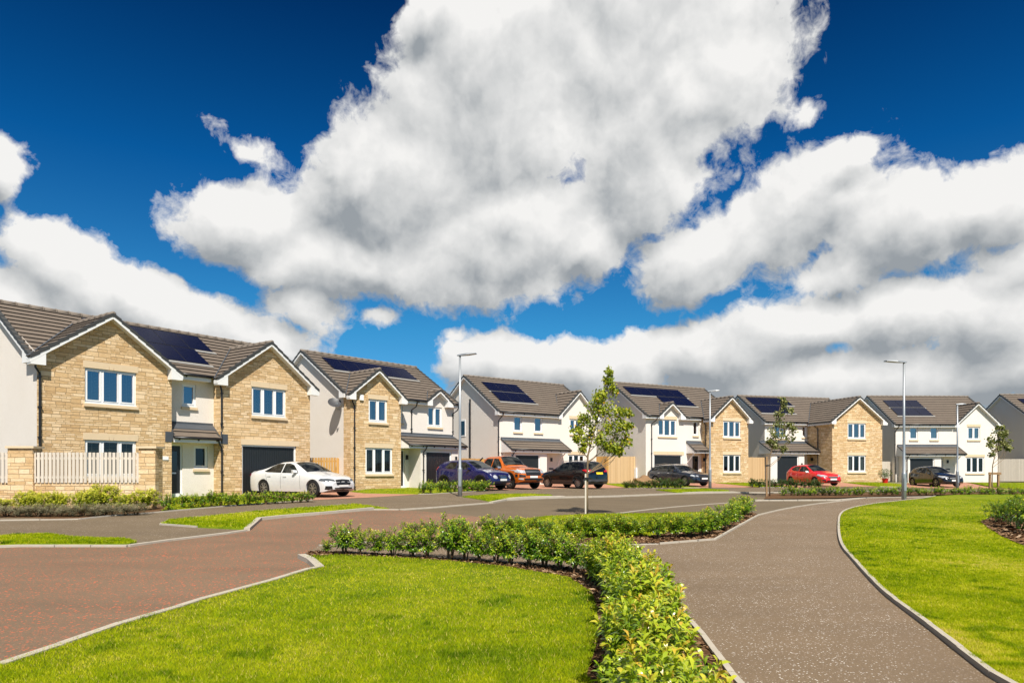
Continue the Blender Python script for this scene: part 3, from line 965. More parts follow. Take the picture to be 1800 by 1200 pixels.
def window(par, x0, x1, z0, z1, y, n=3, blind='slat', upper=False, lintel=True, key=False, sill=True, lw=0.24, open_=None):
    fr = MB()
    f = 0.055
    yf = y + 0.055
    fr.box(x0, x1, yf, yf + 0.06, z0 + 0.0, z0 + f)
    fr.box(x0, x1, yf, yf + 0.06, z1 - f, z1)
    fr.box(x0, x0 + f, yf, yf + 0.06, z0 + f, z1 - f)
    fr.box(x1 - f, x1, yf, yf + 0.06, z0 + f, z1 - f)
    pw = (x1 - x0) / n
    for i in range(1, n):
        fr.box(x0 + i * pw - 0.035, x0 + i * pw + 0.035, yf, yf + 0.06, z0 + f, z1 - f)
    for i in range(n):        # sashes stand slightly proud of the frame
        a, b = x0 + i * pw + (f if i == 0 else 0.035), x0 + (i + 1) * pw - (f if i == n - 1 else 0.035)
        s = 0.045
        if n == 3 and i == 1: s = 0.022
        ya, yb = yf - 0.012, yf + 0.045
        za, zb = z0 + f, z1 - f
        fr.box(a, b, ya, yb, za, za + s); fr.box(a, b, ya, yb, zb - s, zb)
        fr.box(a, a + s, ya, yb, za + s, zb - s); fr.box(b - s, b, ya, yb, za + s, zb - s)
    fr.box(x0 - 0.0, x1 + 0.0, y - 0.012, yf, z0 - 0.035, z0 + 0.0)         # plastic sill nose
    w = fr.build('window', M['upvc'], par)
    g = MB()
    g.face([(x0 + f, yf + 0.035, z0 + f), (x1 - f, yf + 0.035, z0 + f), (x1 - f, yf + 0.035, z1 - f), (x0 + f, yf + 0.035, z1 - f)])
    g.build('pane', M['glass_blue'] if upper else M['glass'], w)
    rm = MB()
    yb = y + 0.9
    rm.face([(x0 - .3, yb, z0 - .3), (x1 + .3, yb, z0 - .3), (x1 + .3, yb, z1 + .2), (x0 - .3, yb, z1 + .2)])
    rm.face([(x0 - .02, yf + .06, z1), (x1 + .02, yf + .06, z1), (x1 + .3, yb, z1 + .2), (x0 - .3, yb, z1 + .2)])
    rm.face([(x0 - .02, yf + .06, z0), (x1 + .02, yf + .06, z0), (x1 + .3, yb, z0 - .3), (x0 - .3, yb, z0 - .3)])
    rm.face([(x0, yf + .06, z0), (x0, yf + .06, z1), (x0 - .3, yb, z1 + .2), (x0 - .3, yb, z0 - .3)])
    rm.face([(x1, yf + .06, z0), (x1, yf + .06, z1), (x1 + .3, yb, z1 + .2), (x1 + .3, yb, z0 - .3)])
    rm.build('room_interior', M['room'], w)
    bl = MB()
    if blind == 'slat':
        z = z0 + 0.06
        while z < z1 - 0.06:
            bl.face([(x0 + f, yf + 0.10, z), (x1 - f, yf + 0.10, z), (x1 - f, yf + 0.135, z + 0.010), (x0 + f, yf + 0.135, z + 0.010)])
            z += 0.052
        for i in range(n):
            xm = x0 + (i + .5) * pw
            bl.box(xm - 0.004, xm + 0.004, yf + 0.095, yf + 0.1, z0 + .06, z1 - .06)
        bl.build('blind', M['blind'], w)
    elif blind == 'curtain':
        for (a, b) in ((x0 + f, x0 + f + 0.24 * (x1 - x0)), (x1 - f - 0.20 * (x1 - x0), x1 - f)):
            k = 8
            for i in range(k):
                xa, xb = a + (b - a) * i / k, a + (b - a) * (i + 1) / k
                ya, yb2 = yf + 0.12 + 0.03 * (i % 2), yf + 0.12 + 0.03 * ((i + 1) % 2)
                bl.face([(xa, ya, z0), (xb, yb2, z0), (xb, yb2, z1), (xa, ya, z1)])
        bl.build('curtain', M['curtain'], w)
    elif blind == 'vertical':
        k = int((x1 - x0) / 0.09)
        for i in range(k):
            xa = x0 + f + (x1 - x0 - 2 * f) * i / k
            bl.face([(xa, yf + 0.10, z0 + .03), (xa + 0.075, yf + 0.13, z0 + .03), (xa + 0.075, yf + 0.13, z1), (xa, yf + 0.10, z1)])
        bl.build('blind', M['blind'], w)
    elif blind == 'half':
        bl.box(x0 + f, x1 - f, yf + 0.09, yf + 0.095, z0 + 0.02, z0 + 0.55 * (z1 - z0))
        bl.build('blind', M['blind'], w)
    elif blind == 'flowers':
        for i in range(14):
            xa = random.uniform(x0 + .1, x1 - .1); za = z0 + random.uniform(.06, .26)
            bl.box(xa - .03, xa + .03, yf + .10, yf + .14, za - .03, za + .03)
        bl.build('flowers', M['redcloth'], w)
    if sill:
        s = MB()
        s.prism([(y - 0.075, z0 - 0.055), (y + 0.02, z0 - 0.037), (y + 0.02, z0 - 0.15), (y - 0.075, z0 - 0.15)], 0, x0 - 0.04, x1 + 0.04)
        s.build('sill', M['cream'], w)
    if lintel:
        s = MB()
        e = 0.06
        cx = (x0 + x1) / 2
        if key:
            s.box(x0 - e, cx - 0.085, y - 0.014, y + 0.09, z1, z1 + lw)
            s.box(cx + 0.085, x1 + e, y - 0.014, y + 0.09, z1, z1 + lw)
            s.prism([(cx - 0.065, z1 + 0.001), (cx + 0.065, z1 + 0.001), (cx + 0.095, z1 + lw - .001), (cx - 0.095, z1 + lw - .001)], 1, y - 0.019, y + 0.09)
        else:
            s.box(x0 - e, cx - 0.003, y - 0.014, y + 0.09, z1, z1 + lw)
            s.box(cx + 0.003, x1 + e, y - 0.014, y + 0.09, z1, z1 + lw)
        s.build('lintel', M['cream'], w)
    return w


def garage(par, x0, x1, z1, y, lintel=True, frame=True):
    mb = MB()
    fw = 0.07
    ya = y + 0.10
    z0 = -0.02
    n = int((x1 - x0 - 2 * fw) / 0.115)
    for i in range(n):        # ribbed up-and-over door
        a = x0 + fw + (x1 - x0 - 2 * fw) * i / n
        b = x0 + fw + (x1 - x0 - 2 * fw) * (i + 1) / n
        mb.box(a + 0.007, b - 0.007, ya, ya + 0.03, z0, z1 - fw)
    mb.box(x0 + fw, x1 - fw, ya + 0.012, ya + 0.04, z0, z1 - fw)
    d = mb.build('garage_door', M['door'], par)
    fr = MB()
    fr.box(x0, x0 + fw, y + 0.06, y + 0.14, z0 - .3, z1)
    fr.box(x1 - fw, x1, y + 0.06, y + 0.14, z0 - .3, z1)
    fr.box(x0 + fw, x1 - fw, y + 0.06, y + 0.14, z1 - fw, z1)
    fr.build('door_frame', M['upvc'], d)
    if lintel:
        s = MB()
        cx = (x0 + x1) / 2
        s.box(x0 - .06, cx - 0.085, y - 0.014, y + 0.09, z1, z1 + 0.24)
        s.box(cx + 0.085, x1 + .16, y - 0.014, y + 0.09, z1, z1 + 0.24)
        s.prism([(cx - 0.065, z1 + 0.001), (cx + 0.065, z1 + 0.001), (cx + 0.095, z1 + .239), (cx - 0.095, z1 + .239)], 1, y - 0.019, y + 0.09)
        s.build('lintel', M['cream'], d)
    return d


def front_door(par, x0, x1, z1, y, lamp=None):
    mb = MB()
    ya = y + 0.07
    mb.box(x0 + .06, x1 - .06, ya, ya + .045, 0.12, z1 - .06)
    for (a, b, c, d_) in ((.16, .84, .2, .42),):
        w = x1 - x0
        mb.box(x0 + w * a, x0 + w * b, ya - .012, ya, 0.25, 0.85)
    d = mb.build('front_door', M['door'], par)
    f = MB()
    f.box(x0, x0 + .06, y + .05, y + .13, 0.05, z1)
    f.box(x1 - .06, x1, y + .05, y + .13, 0.05, z1)
    f.box(x0 + .06, x1 - .06, y + .05, y + .13, z1 - .06, z1)
    f.box(x0 - .02, x1 + .02, y - .1, y + .13, -.2, 0.10)
    f.build('door_frame', M['upvc'], d)
    g = MB()
    w = x1 - x0
    g.box(x0 + w * .28, x1 - w * .28, ya - .006, ya + .001, 1.0, z1 - .28)
    g.build('door_glass', M['carglass'], d)
    h = MB()
    h.tube([(x0 + .13, ya - .04, .98), (x0 + .24, ya - .04, .98)], .014)
    h.box(x0 + w * .35, x1 - w * .35, ya - .02, ya - .002, .88, .94)
    h.build('handle', M['steel'], d)
    return d


def downpipe(par, pts, r=0.036):
    mb = MB()
    mb.tube(pts, r, 8)
    for p, q in zip(pts[:-1], pts[1:]):
        L = q[2] - p[2]
        if abs(L) > 1.2 and abs(q[0] - p[0]) < 0.05:
            k = int(abs(L) / 1.0)
            for i in range(k + 1):
                z = max(p[2], q[2]) - 0.12 - i * (abs(L) - .3) / max(1, k)
                mb.box(p[0] - .055, p[0] + .055, p[1] - .045, p[1] + .045, z, z + .035)
    mb.build('downpipe', M['gutter'], par, smooth=False)


def verge_trim(par_barge, a, b, out, back):
    """white bargeboard + soffit + dark verge cap along the raking edge a->b; out = outward unit vector"""
    A, B, o = Vector(a), Vector(b), Vector(out)
    mb, cap = par_barge
    mb.bar(A - Vector((0, 0, .015)), B - Vector((0, 0, .015)), o * -0.025, Vector((0, 0, -0.15)))
    mb.bar(A + Vector((0, 0, -.150)) - o * .027, B + Vector((0, 0, -.150)) - o * .027, -o * back, Vector((0, 0, -0.012)))
    L = (B - A).length
    n = max(1, int(L / 0.335))
    for i in range(n):
        p = A.lerp(B, i / n); q = A.lerp(B, (i + 1) / n)
        if p.z < q.z:
            p2, q2 = p + Vector((0, 0, .030)), q + Vector((0, 0, -.004))
        else:
            p2, q2 = p + Vector((0, 0, -.004)), q + Vector((0, 0, .030))
        cap.bar(p2 + o * .012 - Vector((0, 0, .07)), q2 + o * .012 - Vector((0, 0, .07)), -o * .15, Vector((0, 0, .125)))


def ridge_tiles(mb, a, b, r=0.105):
    A, B = Vector(a), Vector(b)
    n = max(1, round((B - A).length / 0.45))
    for i in range(n):
        p = A.lerp(B, i / n); q = A.lerp(B, (i + 1) / n)
        d = (q - p).normalized() * 0.008
        mb.tube([p, q - d], [r + .006, r], 10)
        mb.tube([q - d * 5, q - d * .5], [r + .018, r + .018], 10)


class House:
    def __init__(s, name, label, vp, xref, zref, E, dx=0.0):
        r = (vp - CX_PX) / F_PX
        d = Vector((r, 1)).normalized()
        s.d = d
        s.n = Vector((-d.y, d.x))
        ox = (xref - CX_PX) / F_PX * zref
        s.org = Vector((ox, zref, EYE - E))
        s.rz = math.atan2(d.y, d.x)
        s.root = empty(name, label, 'house', s.org, s.rz)

    def world(s, u, w, z=0):
        return (s.org.x + s.d.x * u + s.n.x * w, s.org.y + s.d.y * u + s.n.y * w, s.org.z + z)

    def main_roof(s, uL, uR, we, wr, ze, zr, wallL, wallR, wall_w, eave_segs, gables=()):
        """double pitch main roof; eave_segs = pieces of the front eave that carry a gutter"""
        t = (zr - ze) / (wr - we)
        s.t, s.we, s.ze = t, we, ze
        L = math.hypot(wr - we, zr - ze)
        mb = MB()
        S = Vector((0, wr - we, zr - ze))
        prev, lo = uL, uL
        for (uc, hw, za, zt) in sorted(gables):      # leave out the triangle under each cross gable
            sa = min(L * .98, (za - ze) / (zr - ze) * L)
            sh = max(0, (ze - zt)) / ((za - zt) / hw)
            tl, tr_ = max(lo, uc - hw + sh), min(uR, uc + hw - sh)
            p = [(prev - uL, L), (prev - uL, 0 if prev == uL else psa)]
            if prev != uL: p.append((lo - uL, 0))
            p += [(tl - uL, 0), (uc - uL, sa), (uc - uL, L)]
            roof_slope(mb, (uL, we, ze), (1, 0, 0), S, p)
            prev, lo, psa = uc, tr_, sa
        if prev == uL:
            roof_slope(mb, (uL, we, ze), (1, 0, 0), S, [(0, 0), (uR - uL, 0), (uR - uL, L), (0, L)])
        else:
            roof_slope(mb, (uL, we, ze), (1, 0, 0), S, [(prev - uL, L), (prev - uL, psa), (lo - uL, 0), (uR - uL, 0), (uR - uL, L)])
        roof_slope(mb, (uL, 2 * wr - we, ze), (1, 0, 0), Vector((0, -(wr - we), zr - ze)), [(0, 0), (uR - uL, 0), (uR - uL, L), (0, L)])
        s.roof = mb.build('roof', [M['roof'], M['verge']], s.root)
        rt = MB()
        ridge_tiles(rt, (uL, wr, zr + .0), (uR, wr, zr + .0))
        rt.build('ridge_tiles', M['ridge'], s.roof, smooth=True)
        for (u, o, back) in ((uL, (-1, 0, 0), wallL - uL), (uR, (1, 0, 0), uR - wallR)):
            barge, cap = MB(), MB()
            verge_trim((barge, cap), (u, we, ze), (u, wr, zr), o, back)
            verge_trim((barge, cap), (u, 2 * wr - we, ze), (u, wr, zr), o, back)
            # closed box end at the eave
            a = u if o[0] < 0 else wallR
            b = wallL if o[0] < 0 else u
            barge.prism([(we, ze - .04), (we, ze - .24), (wall_w + .12, ze - .24), (wall_w + .12, ze + t * (wall_w + .12 - we) - .04)], 0, a + .002, b - .002)
            barge.build('bargeboard', M['fascia'], s.roof)
            cap.build('verge_cap', M['verge'], s.roof)
        for (a, b) in eave_segs:
            g, fa = MB(), MB()
            g.tube([(a, we - .045, ze - .035), (b, we - .045, ze - .035)], .055, 8)
            k = int((b - a) / .9)
            for i in range(k):
                x = a + .3 + i * .9
                g.box(x - .02, x + .02, we - .05, we + .02, ze - .13, ze - .03)
            fa.box(a, b, we + .012, we + .034, ze - .23, ze - .045)
            fa.box(a, b, we + .036, wall_w, ze - .215, ze - .2)
            g.build('gutter', M['gutter'], s.roof, smooth=True)
            fa.build('fascia', M['fascia'], s.roof)
        return s

    def gable_roof(s, uc, hw, za, zt, wf, wall_w, wallL, wallR, sideeave=None, back=None, alarm=False):
        """cross gable: tips at uc +- hw, height zt; apex za; verge plane wf; wall plane wall_w"""
        mb = MB()
        w_e = s.we + (zt - s.ze) / s.t
        w_r = s.we + (za - s.ze) / s.t
        if w_e < wf: w_e = wf + .05
        L = math.hypot(hw, za - zt)
        for sg in (-1, 1):
            roof_slope(mb, (uc + sg * hw, wf, zt), (0, 1, 0), Vector((-sg * hw, 0, za - zt)), [(0, 0), (w_e - wf, 0), (w_r - wf, L), (0, L)])
        rf = mb.build('gable_roof', [M['roof'], M['verge']], s.root)
        rt = MB()
        ridge_tiles(rt, (uc, wf - .01, za), (uc, w_r, za), 0.10)
        rt.build('ridge_tiles', M['ridge'], rf, smooth=True)
        barge, cap, va = MB(), MB(), MB()
        for sg in (-1, 1):
            a, b = (uc + sg * hw, wf, zt), (uc, wf, za)
            verge_trim((barge, cap), a, b, (0, -1, 0), wall_w - wf - .03)
            tip = uc + sg * hw
            wall = wallL if sg < 0 else wallR
            inn = wall - sg * .16
            sl = (za - zt) / hw
            barge.prism([(tip, zt - .03), (tip - sg * .02, zt - .22), (inn, zt - .22), (inn, zt + sl * abs(inn - tip) - .03)], 1, wf + .003, wall_w - .002)
            if w_e > wall_w + .1:        # boxed side eave
                barge.prism([(tip, zt - .04), (tip, zt - .22), (wall, zt - .22), (wall, zt + sl * abs(wall - tip) - .04)], 1, wall_w + .002, w_e + .1)
                cap.tube([(tip + sg * .04, wf + .05, zt - .04), (tip + sg * .04, w_e, zt - .04)], .05, 8)
            # lead valley
            N = Vector((0, 0, .028))
            p, q = Vector((tip, w_e, zt)), Vector((uc, w_r, za))
            va.bar(p + N, q + N, Vector((sg * .05, 0, .0)), Vector((0, -.03, .03)))
        barge.build('bargeboard', M['fascia'], rf)
        cap.build('verge_cap', M['verge'], rf)
        va.build('valley', M['lead'], rf)
        return rf

    def wall_gable(s, mb, y, x0, x1, z0, zt, uc, hw, za, zb_, holes, mat=0):
        """front wall with pointed top: eave line height from the roof slope"""
        sl = (za - zt) / hw
        zl = zt + sl * (x0 - (uc - hw)) - .12
        zr = zt + sl * ((uc + hw) - x1) - .12
        zc = min(zl, zr)
        hole_sheet(mb, y, x0, x1, z0, zc, holes, mat)
        mb.face([(x0, y, zc), (x1, y, zc), (x1, y, zr), (uc, y, za - .12), (x0, y, zl)], mat)
        return zc


def canopy(H, uL, uR, w0, w1, z0, z1, wallL=None, leadtop=True, support=True, fl=True):
    """lean-to roof from (w1,z1) at the wall down to (w0,z0)"""
    mb = MB()
    L = math.hypot(w1 - w0, z1 - z0)
    roof_slope(mb, (uL, w0, z0), (1, 0, 0), Vector((0, w1 - w0, z1 - z0)), [(0, 0), (uR - uL, 0), (uR - uL, L), (0, L)], gauge=0.335)
    rf = mb.build('porch_roof', [M['roof'], M['verge']], H.root)
    le = MB()
    t = (z1 - z0) / (w1 - w0)
    le.box(uL + .02, uR - .02, w1 - .02, w1 - .003, z1 - .03, z1 + .13)
    le.bar((uL + .02, w1 - .26, z1 - .26 * t + .05), (uR - .02, w1 - .26, z1 - .26 * t + .05), (0, .25, .25 * t), (0, 0, .02))
    le.build('lead_flashing', M['lead'], rf)
    g = MB()
    g.tube([(uL, w0 - .045, z0 - .03), (uR, w0 - .045, z0 - .03)], .05, 8)
    for k in range(int((uR - uL) / .8) + 1):
        g.box(uL + .2 + k * .8, uL + .24 + k * .8, w0 - .05, w0 + .03, z0 - .12, z0 - .03) if uL + .24 + k * .8 < uR else None
    g.build('gutter', M['gutter'], rf, smooth=True)
    fa = MB()
    fa.box(uL + .015, uR - .015, w0 + .012, w0 + .034, z0 - .2, z0 - .035)
    fa.box(uL + .015, uR - .015, w0 + .036, w1, z0 - .19, z0 - .178)
    for u in (uL + .02, uR - .045):
        fa.prism([(w0 + .03, z0 - .03), (w0 + .03, z0 - .19), (w1, z0 - .19), (w1, z1 - .04)], 0, u, u + .025)
    fa.build('fascia', M['fascia'], rf)
    cap = MB()
    for u in (uL, uR):
        o = (-1 if u == uL else 1)
        cap.bar((u + (.0 if o < 0 else -.08), w0, z0 - .02), (u + (.0 if o < 0 else -.08), w1, z1 - .02), (.08, 0, 0), (0, 0, .075))
    cap.build('verge_cap', M['verge'], rf)
    return rf


def solar(H, rows, ry, per=None, wr_off=0.0):
    """rows: list of (u0, u1, s0, s1) on the front slope measured along it; one child per panel"""
    a = math.atan(H.t)
    S = Vector((0, math.cos(a), math.sin(a)))
    N = Vector((0, -math.sin(a), math.cos(a)))
    O = Vector((0, H.we, H.ze))
    for (u0, u1, s0, s1) in rows:
        n = max(1, round((u1 - u0) / 1.02))
        for i in range(n):
            a0 = u0 + (u1 - u0) * i / n + .008
            a1 = u0 + (u1 - u0) * (i + 1) / n - .008
            fr = MB()
            fr.bar(O + Vector((a0, 0, 0)) + S * (s0 + .01) + N * .03, O + Vector((a1, 0, 0)) + S * (s0 + .01) + N * .03, S * (s1 - s0 - .02), N * .055)
            p = fr.build('solar_panel', M['solarframe'], H.root)
            ce = MB()
            ce.bar(O + Vector((a0 + .018, 0, 0)) + S * (s0 + .028) + N * .086, O + Vector((a1 - .018, 0, 0)) + S * (s0 + .028) + N * .086, S * (s1 - s0 - .056), N * .002)
            ce.build('solar_cells', M['solar'], p)
        fl = MB()
        fl.bar(O + Vector((u0 - .12, 0, 0)) + S * (s0 - .16) + N * .05, O + Vector((u1 + .12, 0, 0)) + S * (s0 - .16) + N * .05, S * .17, N * .01)
        fl.build('panel_flashing', M['solarrail'], H.root)


def side_wall(mb, x, y0, yr, y1, z0, ze, zr, mat=0):
    """gable end wall: pentagon in plane x"""
    mb.face([(x, y0, z0), (x, y1, z0), (x, y1, ze), (x, yr, zr), (x, y0, ze)], mat)


# ================================================================== HOUSE 1 (two stone gables)
H = House('detached_house', 'nearest house, with two stone gables and solar panels on the roof between them', 1750, 195, 25.15, 0.98)
H1 = H
ZB = -0.6
we, ze, wr, zr = 0.12, 4.86, 3.62, 7.16
H.main_roof(-2.58, 9.12, we, wr, ze, zr, -2.36, 8.9, 0.5, [(2.62, 4.00)], [(-0.05, 2.62, 6.62, 4.74), (6.62, 2.60, 6.62, 4.74)])
t = H.t
st = MB()
zt1, za1 = 4.74, 6.62
hA = [(-0.88, 0.91, 3.42, 4.64), (-0.88, 0.91, 0.80, 2.10)]
H.wall_gable(st, 0, -2.36, 2.26, ZB, zt1, -0.05, 2.62, za1, 0, hA)
hB = [(5.80, 7.57, 3.42, 4.64), (5.33, 8.13, ZB, 2.12)]
H.wall_gable(st, 0, 4.34, 8.90, ZB, zt1, 6.62, 2.60, za1, 0, hB)
st.face([(2.26, 0, ZB), (2.26, .5, ZB), (2.26, .5, 4.7), (2.26, 0, 4.7)])
st.face([(4.34, .5, ZB), (4.34, 0, ZB), (4.34, 0, 4.7), (4.34, .5, 4.7)])
st.face([(-2.36, .02, ZB), (-2.36, 0, ZB), (-2.36, 0, 4.7), (-2.36, .02, 4.7)])
st.build('stone_wall', M['stone'], H.root)
wl = MB()
hC = [(2.96, 3.56, 3.62, 4.50), (3.46, 4.08, 1.12, 2.02), (2.32, 2.98, ZB, 2.06)]
hole_sheet(wl, .5, 2.26, 4.34, ZB, 4.9, hC)
yb = 2 * wr - 0.5
side_wall(wl, -2.36, .02, wr, yb, ZB, ze + t * (.1), zr - .12)
side_wall(wl, 8.9, .0, wr, yb, ZB, ze - .1, zr - .12)
wl.face([(-2.36, yb, ZB), (8.9, yb, ZB), (8.9, yb, 4.9), (-2.36, yb, 4.9)])
wl.build('wall', M['render'], H.root)
window(H.root, *hA[0], 0, 3, 'slat', True, key=True)
window(H.root, *hA[1], 0, 3, 'slat', key=True)
window(H.root, *hB[0], 0, 3, 'slat', True)
window(H.root, *hC[0], .5, 1, None, True, lintel=False)
window(H.root, *hC[1], .5, 1, None, lintel=False)
front_door(H.root, 2.32, 2.98, 2.06, .5)
garage(H.root, 5.33, 8.13, 2.12, 0)
H.gable_roof(-0.05, 2.62, za1, zt1, -.28, 0, -2.36, 2.26)
H.gable_roof(6.62, 2.60, za1, zt1, -.28, 0, 4.34, 8.9)
canopy(H, 2.29, 4.31, -.10, .5, 2.32, 2.84)
for (a, b, c) in ((2.0, 2.262, 2.248), (4.338, 4.66, 4.338)):      # lead aprons folded onto the stone piers beside the porch
    le = MB()
    le.box(a, b, -.018, -.004, 2.12, 2.52)
    le.box(c, c + .014, -.1, 0, 2.2, 2.62)
    le.build('lead_flashing', M['lead'], H.root)
solar(H, [(2.15, 5.30, 2.42, 3.86), (1.35, 4.42, 0.98, 2.40)], 0)
solar(H, [(.42, 1.42, 3.0, 3.86)], 0)
downpipe(H.root, [(-2.45, -.12, 4.70), (-2.45, -.10, 4.45), (-2.30, -.05, 4.25), (-2.30, -.05, -.1)])
downpipe(H.root, [(4.33, .02, 4.76), (4.33, 0.0, 4.5), (4.36, -.05, 4.3), (4.36, -.05, 2.75)])
downpipe(H.root, [(4.16, -.15, 2.25), (4.24, -.12, 2.05), (4.36, -.06, 1.95), (4.36, -.06, -.1)])
mb = MB(); mb.box(1.72, 2.12, -.03, -.006, 1.42, 1.56)
mb.build('number_plaque', M['upvc'], H.root)
mb = MB(); mb.box(8.9, 9.12, .2, .5, 1.0, 1.6); mb.build('meter_box', M['potdark'], H.root)

# ================================================================== HOUSE 2
H = House('detached_house', 'second house from the left, one stone gable and a dish on its white side wall', 1970, 667, 36.3, 0.90)
H2 = H
we, ze, wr, zr = 0.25, 4.86, 4.18, 7.40
H.main_roof(-2.05, 6.12, we, wr, ze, zr, -1.82, 5.92, 0.55, [(1.72, 3.52), (5.58, 6.1)], [(-0.19, 1.88, 6.18, 4.72), (4.55, 1.0, 5.56, 4.84)])
t = H.t
st = MB()
zt2, za2 = 4.72, 6.18
hA = [(-0.69, 0.52, 3.48, 4.64), (-0.89, 0.87, 0.80, 2.12)]
H.wall_gable(st, 0, -1.82, 1.44, ZB, zt2, -0.19, 1.88, za2, 0, hA)
st.face([(-1.82, .58, ZB), (-1.82, 0, ZB), (-1.82, 0, 4.7), (-1.82, .58, 4.75)])
st.face([(1.44, 0, ZB), (1.44, .55, ZB), (1.44, .55, 4.7), (1.44, 0, 4.7)])
st.build('stone_wall', M['stone'], H.root)
wl = MB()
hC = [(3.86, 4.96, 3.48, 4.60), (1.48, 2.16, ZB, 2.08), (1.62, 2.02, 3.6, 4.5)]
hole_sheet(wl, .55, 1.44, 5.92, ZB, 4.85, hC)
wl.face([(3.6, .552, 4.84), (5.3, .552, 4.84), (4.55, .552, 5.48)])
yb = 2 * wr - .55
side_wall(wl, -1.82, .58, wr, yb, ZB, ze + .1, zr - .12)
side_wall(wl, 5.92, .55, wr, yb, ZB, ze + .05, zr - .12)
wl.face([(-1.82, yb, ZB), (5.92, yb, ZB), (5.92, yb, 4.9), (-1.82, yb, 4.9)])
# garage projection with piers
hole_sheet(wl, -.45, 2.44, 5.30, ZB, 2.22, [(2.84, 4.78, ZB, 2.02)])
wl.face([(2.44, -.45, ZB), (2.44, .55, ZB), (2.44, .55, 2.22), (2.44, -.45, 2.22)])
wl.face([(5.30, -.45, ZB), (5.30, .55, ZB), (5.30, .55, 2.22), (5.30, -.45, 2.22)])
wl.build('wall', M['render'], H.root)
window(H.root, *hA[0], 0, 2, 'curtain', True)
window(H.root, *hA[1], 0, 3, 'slat')
window(H.root, *hC[0], .55, 2, 'curtain', True, lintel=False)
window(H.root, *hC[2], .55, 1, None, True, lintel=False)
front_door(H.root, 1.48, 2.16, 2.08, .55)
garage(H.root, 2.84, 4.78, 2.02, -.45, lintel=False)
H.gable_roof(-0.19, 1.88, za2, zt2, -.28, 0, -1.82, 1.44)
H.gable_roof(4.55, 1.0, 5.56, 4.84, .22, .55, 3.8, 5.3)
canopy(H, 1.46, 5.85, -.62, .55, 2.34, 2.92)
solar(H, [(-1.1, 4.72, 2.60, 4.08)], 0)
downpipe(H.root, [(-1.78, -.1, 4.70), (-1.74, -.07, 4.4), (-1.60, -.05, 4.2), (-1.60, -.05, -.1)])
downpipe(H.root, [(2.78, .18, 4.76), (2.78, .3, 4.5), (2.62, .5, 4.3), (2.62, .5, 3.05)])
downpipe(H.root, [(5.98, .18, 4.76), (5.98, .3, 4.5), (5.80, .5, 4.3), (5.80, .5, 3.05)])
downpipe(H.root, [(2.72, -.68, 2.28), (2.70, -.6, 2.1), (2.62, -.5, 1.95), (2.62, -.5, -.1)])
mb = MB(); mb.box(-1.28, -1.06, -.08, -.006, 4.52, 4.80); mb.build('alarm_box', M['upvc'], H.root)
mb = MB(); mb.box(2.22, 2.34, .45, .54, 1.55, 1.80); mb.build('wall_lamp', M['gutter'], H.root)
mb = MB(); mb.box(5.04, 5.14, -.55, -.46, 1.55, 1.75); mb.build('wall_lamp', M['gutter'], H.root)

# satellite dish on its left wall
dh = H.world(-1.82, .92, 4.30)
D = empty('satellite_dish', 'dark grey satellite dish fixed high on the white side wall of the second house', 'satellite dish', dh, H.rz)
mb = MB()
dn = Vector((-.30, -.62, .72)).normalized(); du = dn.cross(Vector((0, 0, 1))).normalized(); dv = dn.cross(du)
for i in range(6):
    for k in range(24):
        q = []
        for (rr, kk) in ((i / 6, k), ((i + 1) / 6, k), ((i + 1) / 6, k + 1), (i / 6, k + 1)):
            th = 2 * math.pi * kk / 24
            q.append(Vector((-.38, -.10, .02)) + (du * math.cos(th) * .34 + dv * math.sin(th) * .37) * rr + dn * .09 * rr * rr)
        mb.face(q)
mb.build('dish', M['potdark'], D, smooth=True, recalc=True)
mb = MB(); mb.tube([(0, 0, -.25), (-.2, -.02, -.22), (-.38, -.1, 0)], .02); mb.tube([(-.38, -.15, -.3), (-.62, -.62, -.02)], .012); mb.box(-.66, -.58, -.68, -.60, -.05, .03)
mb.build('bracket', M['galv'], D)


